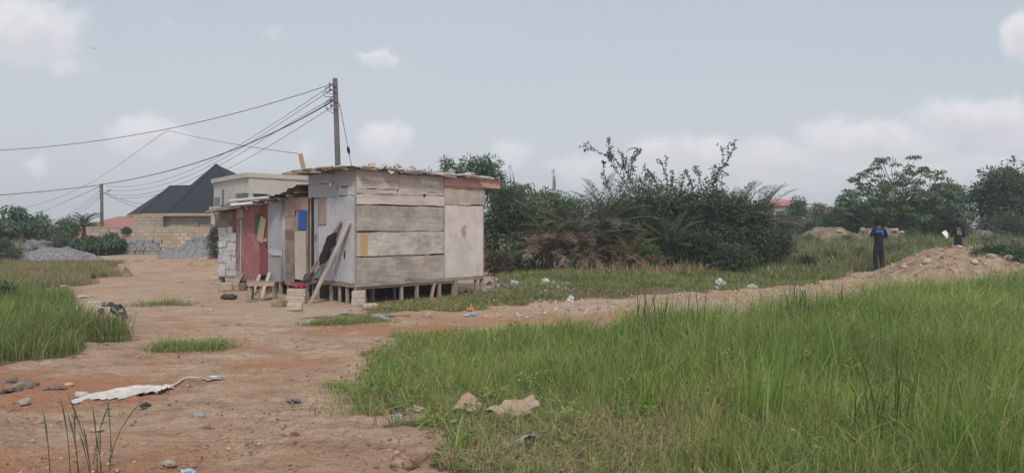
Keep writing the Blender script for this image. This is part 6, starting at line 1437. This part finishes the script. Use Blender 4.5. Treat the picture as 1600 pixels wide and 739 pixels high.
for i, (u, v, lb) in enumerate(((355, 466, 'dark shoe pair-mate lying left on the dusty path'), (364, 467, 'dark shoe lying right on the dusty path'))):
    m = MB(); m.blob((0, 0, .05), (.13, .06, .055), 3, .25, 2.5, i, .3+i, flat=-.05); m.blob((-.05, .03, .09), (.07, .05, .04), 2, .2, 2.5, i+5, .3+i); tag(m.build('old_shoe', mat_plain('old_shoe', (.07, .06, .055), .8), None, True, loc=G(u, v)), lb, 'shoe', 'old shoes on the path')
plank('short board lying on the sand left of the bench', G(384, 471, .015), G(402, 470, .02), .10, .02, PLANKX, 'loose_board')
plank('short board lying flat by the red cloth blocks', G(420, 466, .015), G(441, 467, .02), .12, .02, TANBOARD, 'loose_board')

# ------------------------------------------------------------------ litter
def crumple(name, label, cat_, u, v, size, cols, seed, grp=None, flat=.42, sub=4, amp=.55, rough=.4, sp=.5):
    ms = [mat_plain(name+'_tint', c, rough, sp, var=.08) if i == 0 else mat_plain(name+'_print', c, rough, sp, var=.08) for i, c in enumerate(cols)]
    m = MB(); size *= .72; m.blob((0, 0, size*flat*.40), (size, size*.75, size*flat), sub, amp*1.25, 2.6, seed, seed*1.7, flat=-size*flat*.45)
    for i, f in enumerate(m.f):
        c = sum((Vector(m.v[j]) for j in f), Vector())/len(f)
        m.m[i] = 0 if len(ms) == 1 else min(len(ms)-1, int(max(0, mnoise.noise(c/size*1.5+Vector((seed, 3, 1)))+.45)*len(ms)))
    o = m.build(name, ms, None, False, loc=G(u, v)); return tag(o, label, cat_, grp)
WH = (.44, .45, .47); BL = (.14, .30, .50); LB = (.36, .46, .58); TAN = (.48, .37, .27)
LG = 'litter scattered on the plot'
crumple('plastic_sachet', 'blue and white sachet at the grass edge beside the crumpled white wrap', 'plastic bag', 620, 651, .065, [WH, BL, LB], 1, LG)
crumple('plastic_wrap', 'crumpled off-white wrap lying on the grass tongue', 'plastic wrap', 650, 640, .085, [(.62, .56, .50), (.50, .43, .36)], 2, LG)
crumple('plastic_sachet', 'pale blue sachet standing in the grass by the black bag scrap', 'plastic bag', 590, 612, .060, [WH, LB], 3, LG, .8)
crumple('bag_scrap', 'black plastic scrap in the grass next to the pale blue sachet', 'plastic bag', 571, 611, .075, [(.025, .03, .03)], 4, LG)
crumple('plastic_sachet', 'bright blue water sachet below the tan paper sack', 'plastic bag', 727, 664, .062, [WH, (.05, .28, .60), BL], 5, LG, .7)
crumple('plastic_sachet', 'white sachet alone on the red earth', 'plastic bag', 612, 540, .065, [WH, LB], 6, LG, .6)
crumple('plastic_sheet', 'flat white plastic sheet at the track corner', 'plastic sheet', 590, 497, .16, [WH], 7, LG, .22)
crumple('plastic_sachet', 'white sachet right of the flat plastic sheet', 'plastic bag', 603, 501, .09, [WH, LB], 8, LG)
crumple('plastic_sachet', 'pale blue flattened bag left of the grass patch', 'plastic bag', 483, 505, .13, [LB, WH], 9, LG, .28)
crumple('plastic_sachet', 'second pale blue flattened bag beside the grass patch', 'plastic bag', 474, 507, .09, [LB, WH], 10, LG, .3)
crumple('plastic_sachet', 'blue scrap in the grass under the hut corner', 'plastic bag', 548, 483, .075, [(.2, .45, .7), WH], 11, LG)
crumple('plastic_sheet', 'white flat scrap near the single tan block', 'plastic sheet', 536, 489, .10, [WH], 12, LG, .25)
crumple('paper_scrap', 'tiny white paper scrap on the red earth', 'paper', 476, 521, .04, [WH], 13, LG, .3)
crumple('plastic_bag', 'orange plastic bag at the track edge in the grass', 'plastic bag', 735, 486, .11, [(.62, .22, .06), (.5, .3, .2)], 14, LG, .8)
crumple('plastic_bag', 'grey-blue plastic bag under the orange one', 'plastic bag', 736, 493, .12, [(.34, .40, .52), WH], 15, LG, .5)
crumple('plastic_bag', 'small grey bag left of the orange one', 'plastic bag', 670, 493, .09, [(.4, .38, .37)], 16, LG, .5)
crumple('plastic_bottle', 'pale bottle scrap upright in the strip of short grass', 'bottle', 892, 470, .08, [(.6, .6, .68)], 17, LG, 1.3)
crumple('plastic_bag', 'large white bag with blue at the far track edge below the thicket', 'plastic bag', 1125, 449, .17, [WH, (.6, .56, .48)], 18, LG, .8)
crumple('plastic_sachet', 'blue-white sachet against the large white bag', 'plastic bag', 1120, 453, .09, [LB, WH], 19, LG, .8)
crumple('paper_scrap', 'off-white scrap at the far track edge', 'paper', 1175, 452, .15, [(.55, .50, .42)], 20, LG, .5)
crumple('plastic_bag', 'white scrap heap near the track end', 'plastic bag', 1256, 456, .14, [(.62, .6, .56), (.4, .37, .33)], 21, LG, .5)
crumple('plastic_bag', 'white plastic bag by the shoe of the standing person', 'plastic bag', 1384, 422.5, .12, [(.6, .6, .6)], 22, LG, .6)
crumple('plastic_bag', 'white bag in the rubbish at the hut end', 'plastic bag', 803, 450, .19, [WH, (.5, .5, .52)], 23, LG, .8)
crumple('plastic_bottle', 'yellowish bottle shape at the thicket foot', 'bottle', 852, 446, .12, [(.58, .55, .36), (.66, .64, .5)], 24, LG, 1.2)
crumple('plastic_sachet', 'blue crisp packet at the near side of the track', 'plastic bag', 1020, 466, .08, [(.1, .3, .5), WH], 25, LG, .4)
crumple('plastic_bag', 'blue wrapper caught low in the thicket', 'plastic bag', 1171, 424, .14, [(.05, .14, .42)], 26, LG, .6)
crumple('net_rag', 'black net scrap flat on the sandy path', 'rag', 459, 625, .085, [(.16, .14, .13)], 27, LG, .18)
crumple('net_rag', 'dark rag flat near the left bank', 'rag', 86, 608, .11, [(.11, .095, .085)], 28, LG, .2)
crumple('net_rag', 'black rag below the white sack', 'rag', 227, 634, .07, [(.05, .055, .06)], 29, LG, .35)
crumple('net_rag', 'dark rag half buried at the left frame edge', 'rag', 15, 612, .11, [(.10, .08, .075)], 30, LG, .3)
crumple('dry_leaf_curl', 'curled brown leaf on the sand', 'leaf', 461, 684, .045, [(.26, .14, .09)], 31, LG, .7)
crumple('paper_scrap', 'small white scrap near the bottom centre of the sand', 'paper', 448, 688, .03, [WH], 32, LG, .3)
crumple('plastic_sheet', 'pale blue sheet scrap on the bottom edge', 'plastic sheet', 293, 738, .06, [LB], 33, LG, .3)
crumple('paper_scrap', 'white scrap on the far dusty path', 'paper', 282, 442, .13, [WH], 34, LG, .25)
crumple('paper_scrap', 'white scrap at the edge of the dry grass', 'paper', 101, 448, .12, [(.6, .56, .5)], 35, LG, .5)
crumple('plastic_bag', 'dark bag in the dry grass', 'plastic bag', 142, 437, .2, [(.03, .03, .03)], 36, LG, .6)
crumple('paper_scrap', 'torn white sheet lying across the dusty path near the green bank', 'paper', 132, 466, .2, [(.6, .57, .52)], 37, LG, .12)
crumple('plastic_sachet', 'pale scrap deep in the short grass before the stilts', 'plastic bag', 820, 462, .07, [WH], 38, LG, .5)
crumple('paper_scrap', 'row of white shreds at the near edge of the track', 'paper', 830, 496, .10, [WH], 39, LG, .3)
crumple('paper_scrap', 'white shreds in the grass right of the others at the near track edge', 'paper', 812, 494, .08, [WH], 40, LG, .4)
# white sack with its string
q = G(198, 614)
def sack(a, b):
    k = lambda f, g_, sd: mnoise.noise(Vector((a*f, b*g_, sd)))
    x = -.30+.60*a+.08*(b-.5)
    half = (.06+.20*math.sin(math.pi*min(1, a*.80+.16))**.7)*(1+.8*mnoise.noise(Vector((a*5, 0, 3+round(b)*5)))+.35*mnoise.noise(Vector((a*14, 0, 8+round(b)*5))))
    y = (b-.5)*2*half+.30*(a-.5)+.05*k(4, 1, 9)
    f1 = .5+.5*k(2.6, 5.5, 1); f2 = max(0, 1-abs(mnoise.noise(Vector((a*2.6+b*1.2, b*5-a*1.5, 4))))*3.0)
    edge = math.sin(math.pi*min(1, max(0, b)))**.6
    return (x+.02*k(6, 3, 6), y, .010+(.034*f1+.030*f2**1.4)*(.12+.88*edge)*(.6+.5*math.sin(math.pi*a)))
sheet('white_sack', 'crumpled long white woven sack lying on the sandy path', 'sack', q, sack, 100, 40, mat_mottle('woven_sack', (.38, .335, .30), (.58, .54, .51), 7, .8, .3, c3=(.66, .62, .60), bscale=90))
m = MB(); pts = []
for t in np.linspace(0, 1, 16): g_ = G(258+62*t, 603-16*t+3*math.sin(t*9)); pts.append(g_-q+Vector((0, 0, .012)))
m.tube(pts, [.014*(1-.6*i/15) for i in range(16)], 5); tag(m.build('string_tail', mat_plain('string', (.58, .52, .46), .9), None, loc=q), 'twisted pale string trailing from the white sack', 'string')
crumple('plastic_strip', 'torn transparent strip at the end of the pale string', 'plastic strip', 334, 590, .11, [(.56, .53, .50), (.42, .36, .32)], 41, None, .16)
m = MB(); m.tube([(-.06, 0, .035), (.04, .01, .035)], [.035, .03], 12); tag(m.build('tin_can', mat_plain('dirty_can', (.50, .44, .38), .6), None, loc=G(129, 620)), 'dirty pale can lying at the left end of the white sack', 'can')
# brown paper sacks
def psack(seed, ln, r0, turn, peak):
    """torn paper sack lying on its side: a dented tube, split along one side, mouth open"""
    def fn(a, b):
        th = -.35*math.pi+2*math.pi*.86*b; k = Vector((a*1.9+seed, math.cos(th)*.9, math.sin(th)*.9+seed*.7))
        r = r0*(1+.55*mnoise.noise(k)+.35*mnoise.noise(k*2.3))*(.75+.35*a)
        x = (a-.5)*ln*(1+.25*mnoise.noise(Vector((b*4, seed, 2))))*(1.0+.18*math.cos(th)); y = math.cos(th)*r*1.5; z = max(.008, r*.75+math.sin(th)*r*.85+(peak*max(0, a-.75)*4*max(0, math.sin(th))**3))
        return (x*math.cos(turn)-y*math.sin(turn), x*math.sin(turn)+y*math.cos(turn), z)
    return fn
PAPER = mat_mottle('kraft_paper', (.30, .21, .145), (.42, .31, .225), 3, .85, .35, c3=(.50, .385, .29), bscale=14)
sheet('paper_sack', 'large torn tan paper sack lying open in the grass', 'paper sack', G(797, 652), psack(3.2, .42, .080, .45, .03), 13, 15, PAPER, .004, False, 'torn tan paper sacks in the grass')
sheet('paper_sack', 'smaller upright tan paper sack left of the large torn one', 'paper sack', G(728, 648), psack(7.9, .19, .075, 1.1, .03), 9, 11, PAPER, .004, False, 'torn tan paper sacks in the grass')
sheet('paper_sack', 'grey-brown scrap of sack low in the thin grass below the large torn one', 'paper sack', G(808, 706), psack(5.1, .20, .055, -.3, .03), 9, 11, mat_mottle('grey_paper', (.27, .22, .19), (.42, .36, .32), 5, .85, .4), .004, False, 'torn tan paper sacks in the grass')
# stones and clods on the earth
GS = 'loose stones on the bare earth'
for i, (u, v, r, mt, lb) in enumerate([(312, 651, .055, GBLOCK, 'flat grey stone in the middle of the sandy path'), (320, 670, .05, BROWNST, 'reddish brown stone below the flat grey one'), (265, 726, .055, STONE, 'grey stone by the bottom edge beside the rush stems'), (107, 601, .05, BAREWOOD, 'orange-tan brick bit near the left bank'), (38, 630, .085, STONE, 'flat tan slab at the left frame edge'), (40, 606, .12, BROWNST, 'reddish clod by the eroded bank at the left edge'),
        (20, 596, .10, BROWNST, 'reddish clod under the green bank'), (250, 545, .03, STONE, 'small stone beside the twin headed tuft'), (449, 684, .03, BROWNST, 'small brown stone beside the curled leaf'), (440, 690, .02, STONE, 'tiny stone in the near sand'), (350, 512, .045, BROWNST, 'small dark stone before the hut row'), (372, 510, .05, BROWNST, 'dark stone on the sand in front of the bench'),
        (205, 512, .06, STONE, 'small tan stone near the black bag'), (330, 487, .06, STONE, 'small stone on the sand left of the tan blocks'), (300, 468, .07, STONE, 'stone in the weedy path edge'), (316, 478, .07, STONE, 'second stone in the weedy path edge'), (655, 704, .05, BROWNST, 'small clod near the eroded lump'), (620, 706, .03, STONE, 'pebble near the grass edge by the bottom'), (545, 690, .025, STONE, 'pebble in the near sand right of the curled leaf'), (165, 540, .05, BROWNST, 'clod at the foot of the green bank'), (215, 556, .03, STONE, 'pebble left of the twin headed tuft'), (400, 590, .025, STONE, 'pebble in the sand centre'), (520, 660, .022, STONE, 'pebble before the grass tongue'), (205, 660, .03, BROWNST, 'brown pebble under the black rag'), (150, 670, .05, STONE, 'pale flat pebble in the near left sand'), (60, 660, .05, STONE, 'pale flat stone at lower left'), (470, 560, .03, BROWNST, 'small brown pebble on the red earth')]):
    stone('loose_stone', lb, 'stone', G(u, v, -.01), (r, r*.7, r*.45), mt, GS, 60+i, i*1.3)
m = MB(); m.blob((0, 0, .03), (.17, .13, .10), 4, .5, 2.2, 5, .4, flat=-.1); m.blob((.18, -.03, .02), (.12, .10, .07), 4, .5, 2.4, 9, 1.0, flat=-.1); m.blob((-.12, .10, .01), (.10, .10, .06), 4, .5, 2.4, 11, 1.0, flat=-.1)
tag(m.build('earth_clod', mat_mottle('clod_earth', (.24, .15, .10), (.42, .29, .20), 6, .97, .8, bscale=24, bd=.03), None, False, loc=G(662, 728, -.03)), 'eroded brown earth lump at the bottom edge of the grass', 'earth clod')
# pebbles and rubbish too many to count
def scatter(name, label, cat_, n, gen, rmin, rmax, pal, seed, zf=None):
    rs = np.random.default_rng(seed); V, L_, C = [], [], []; b = 0
    oct_ = np.array([[1, 0, 0], [0, 1, 0], [-1, 0, 0], [0, -1, 0], [0, 0, .7], [0, 0, -.4]]); tri = np.array([[0, 1, 4], [1, 2, 4], [2, 3, 4], [3, 0, 4], [1, 0, 5], [2, 1, 5], [3, 2, 5], [0, 3, 5]])
    x, y = gen(n, rs); n = len(x); r = rmin+(rmax-rmin)*rs.random(n)**3; z = gz(x, y) if zf is None else np.array([max(zf(a_, b_)-.01, gzf(a_, b_)) for a_, b_ in zip(x, y)])
    v = oct_[None]*rs.uniform(.6, 1.3, (n, 6, 3))*r[:, None, None]; a = rs.random(n)*6.28
    vx = v[..., 0]*np.cos(a)[:, None]-v[..., 1]*np.sin(a)[:, None]; vy = v[..., 0]*np.sin(a)[:, None]+v[..., 1]*np.cos(a)[:, None]
    v = np.stack([vx+x[:, None], vy+y[:, None], v[..., 2]+z[:, None]], -1).reshape(-1, 3)
    loops = ((np.arange(n)*6)[:, None, None]+tri[None]).ravel(); col = np.repeat(pick(pal, n, .2), 6, 0)
    o = link(name, raw_mesh(name, v, np.full(n*8, 3), loops, PEB, col)); return tag(o, label, cat_, kind='stuff')
t = NT('pebble'); a = t.n('ShaderNodeAttribute', attribute_name='Col'); PEB = t.fin(a.outputs['Color'], .95, .15)
def gen_path(n, rs):
    y = 4/(1-rs.random(n)*(1-4/24.0)); x = rs.uniform(-.72, .5, n)*y; k = ~inpoly(x, y, R_NEAR) & ~inpoly(x, y, R_LEFTG) & ~inpoly(x, y, R_STRIP) & ~inpoly(x, y, R_DRY) & (fbm(x*1.2+90, y*1.2, 3) > .43); return x[k], y[k]
scatter('pebble_litter', 'small pebbles and crumbs of earth strewn over the sandy path', 'pebbles', 15000, gen_path, .003, .022, [(.40, .28, .20), (.50, .38, .28), (.26, .17, .12), (.34, .20, .13), (.22, .14, .10), (.30, .2, .14)], 1)
def gen_track(n, rs):
    x = rs.uniform(-.5, 9.5, n); y = rs.uniform(0, 1, n)*3.2+np.interp(x, [-.5, 2, 5, 9.5], [13.4, 13.9, 15.4, 20.5]); return x, y
scatter('track_rubble', 'broken stone rubble strewn along the sandy track', 'rubble', 2600, gen_track, .008, .055, [(.46, .35, .26), (.54, .43, .33), (.36, .26, .19), (.46, .32, .23), (.28, .2, .15)], 2)
def gen_mound(n, rs):
    u = rs.uniform(1345, 1640, n); y = rs.uniform(21.2, 24.4, n); return (u-800)/F*23.2, y
scatter('mound_rubble', 'small stones and clods mixed into the earth mound', 'rubble', 1500, gen_mound, .012, .075, [(.42, .33, .25), (.52, .43, .34), (.27, .20, .145), (.36, .27, .2)], 6, mz)
def gen_rub(n, rs):
    x = -.4+rs.random(n)*2.2-.2; y = 20.6+rs.normal(0, 1.1, n); k = y > 18.2; return x[k], y[k]
scatter('dumped_litter', 'dumped mixed rubbish spread at the end of the hut under the thicket', 'rubbish', 1100, gen_rub, .02, .13, [(.24, .22, .21), (.12, .11, .10), (.40, .39, .39), (.22, .17, .13), (.32, .28, .25), (.09, .08, .08)], 3)
def gen_under(n, rs):
    a = rs.uniform(.3, 3.4, n); b = rs.uniform(.4, 1.9, n); return A0.x+ca*a-sa*b, A0.y+sa*a+ca*b
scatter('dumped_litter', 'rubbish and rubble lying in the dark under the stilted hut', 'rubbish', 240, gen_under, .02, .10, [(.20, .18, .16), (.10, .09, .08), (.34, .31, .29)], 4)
def gen_twigs():
    m = MB(); rs = np.random.default_rng(8)
    for i in range(260):
        y = 4.5/(1-rs.random()*(1-4.5/18)); x = rs.uniform(-.66, .1)*y
        if inpoly(np.array([x]), np.array([y]), R_NEAR)[0]: continue
        a = rs.random()*6.28; l_ = rs.uniform(.03, .14); z = gzf(x, y)+.006
        m.tube([(x, y, z), (x+math.cos(a)*l_*.5, y+math.sin(a)*l_*.5, z+.006), (x+math.cos(a+.3)*l_, y+math.sin(a+.3)*l_, z)], [.003, .003, .0015], 4)
    tag(m.build('twig_litter', mat_mottle('twig', (.16, .11, .075), (.36, .27, .18), 9, .95, .2), None), 'dry stalks and twigs strewn over the sandy path', 'twigs', kind='stuff')
gen_twigs()
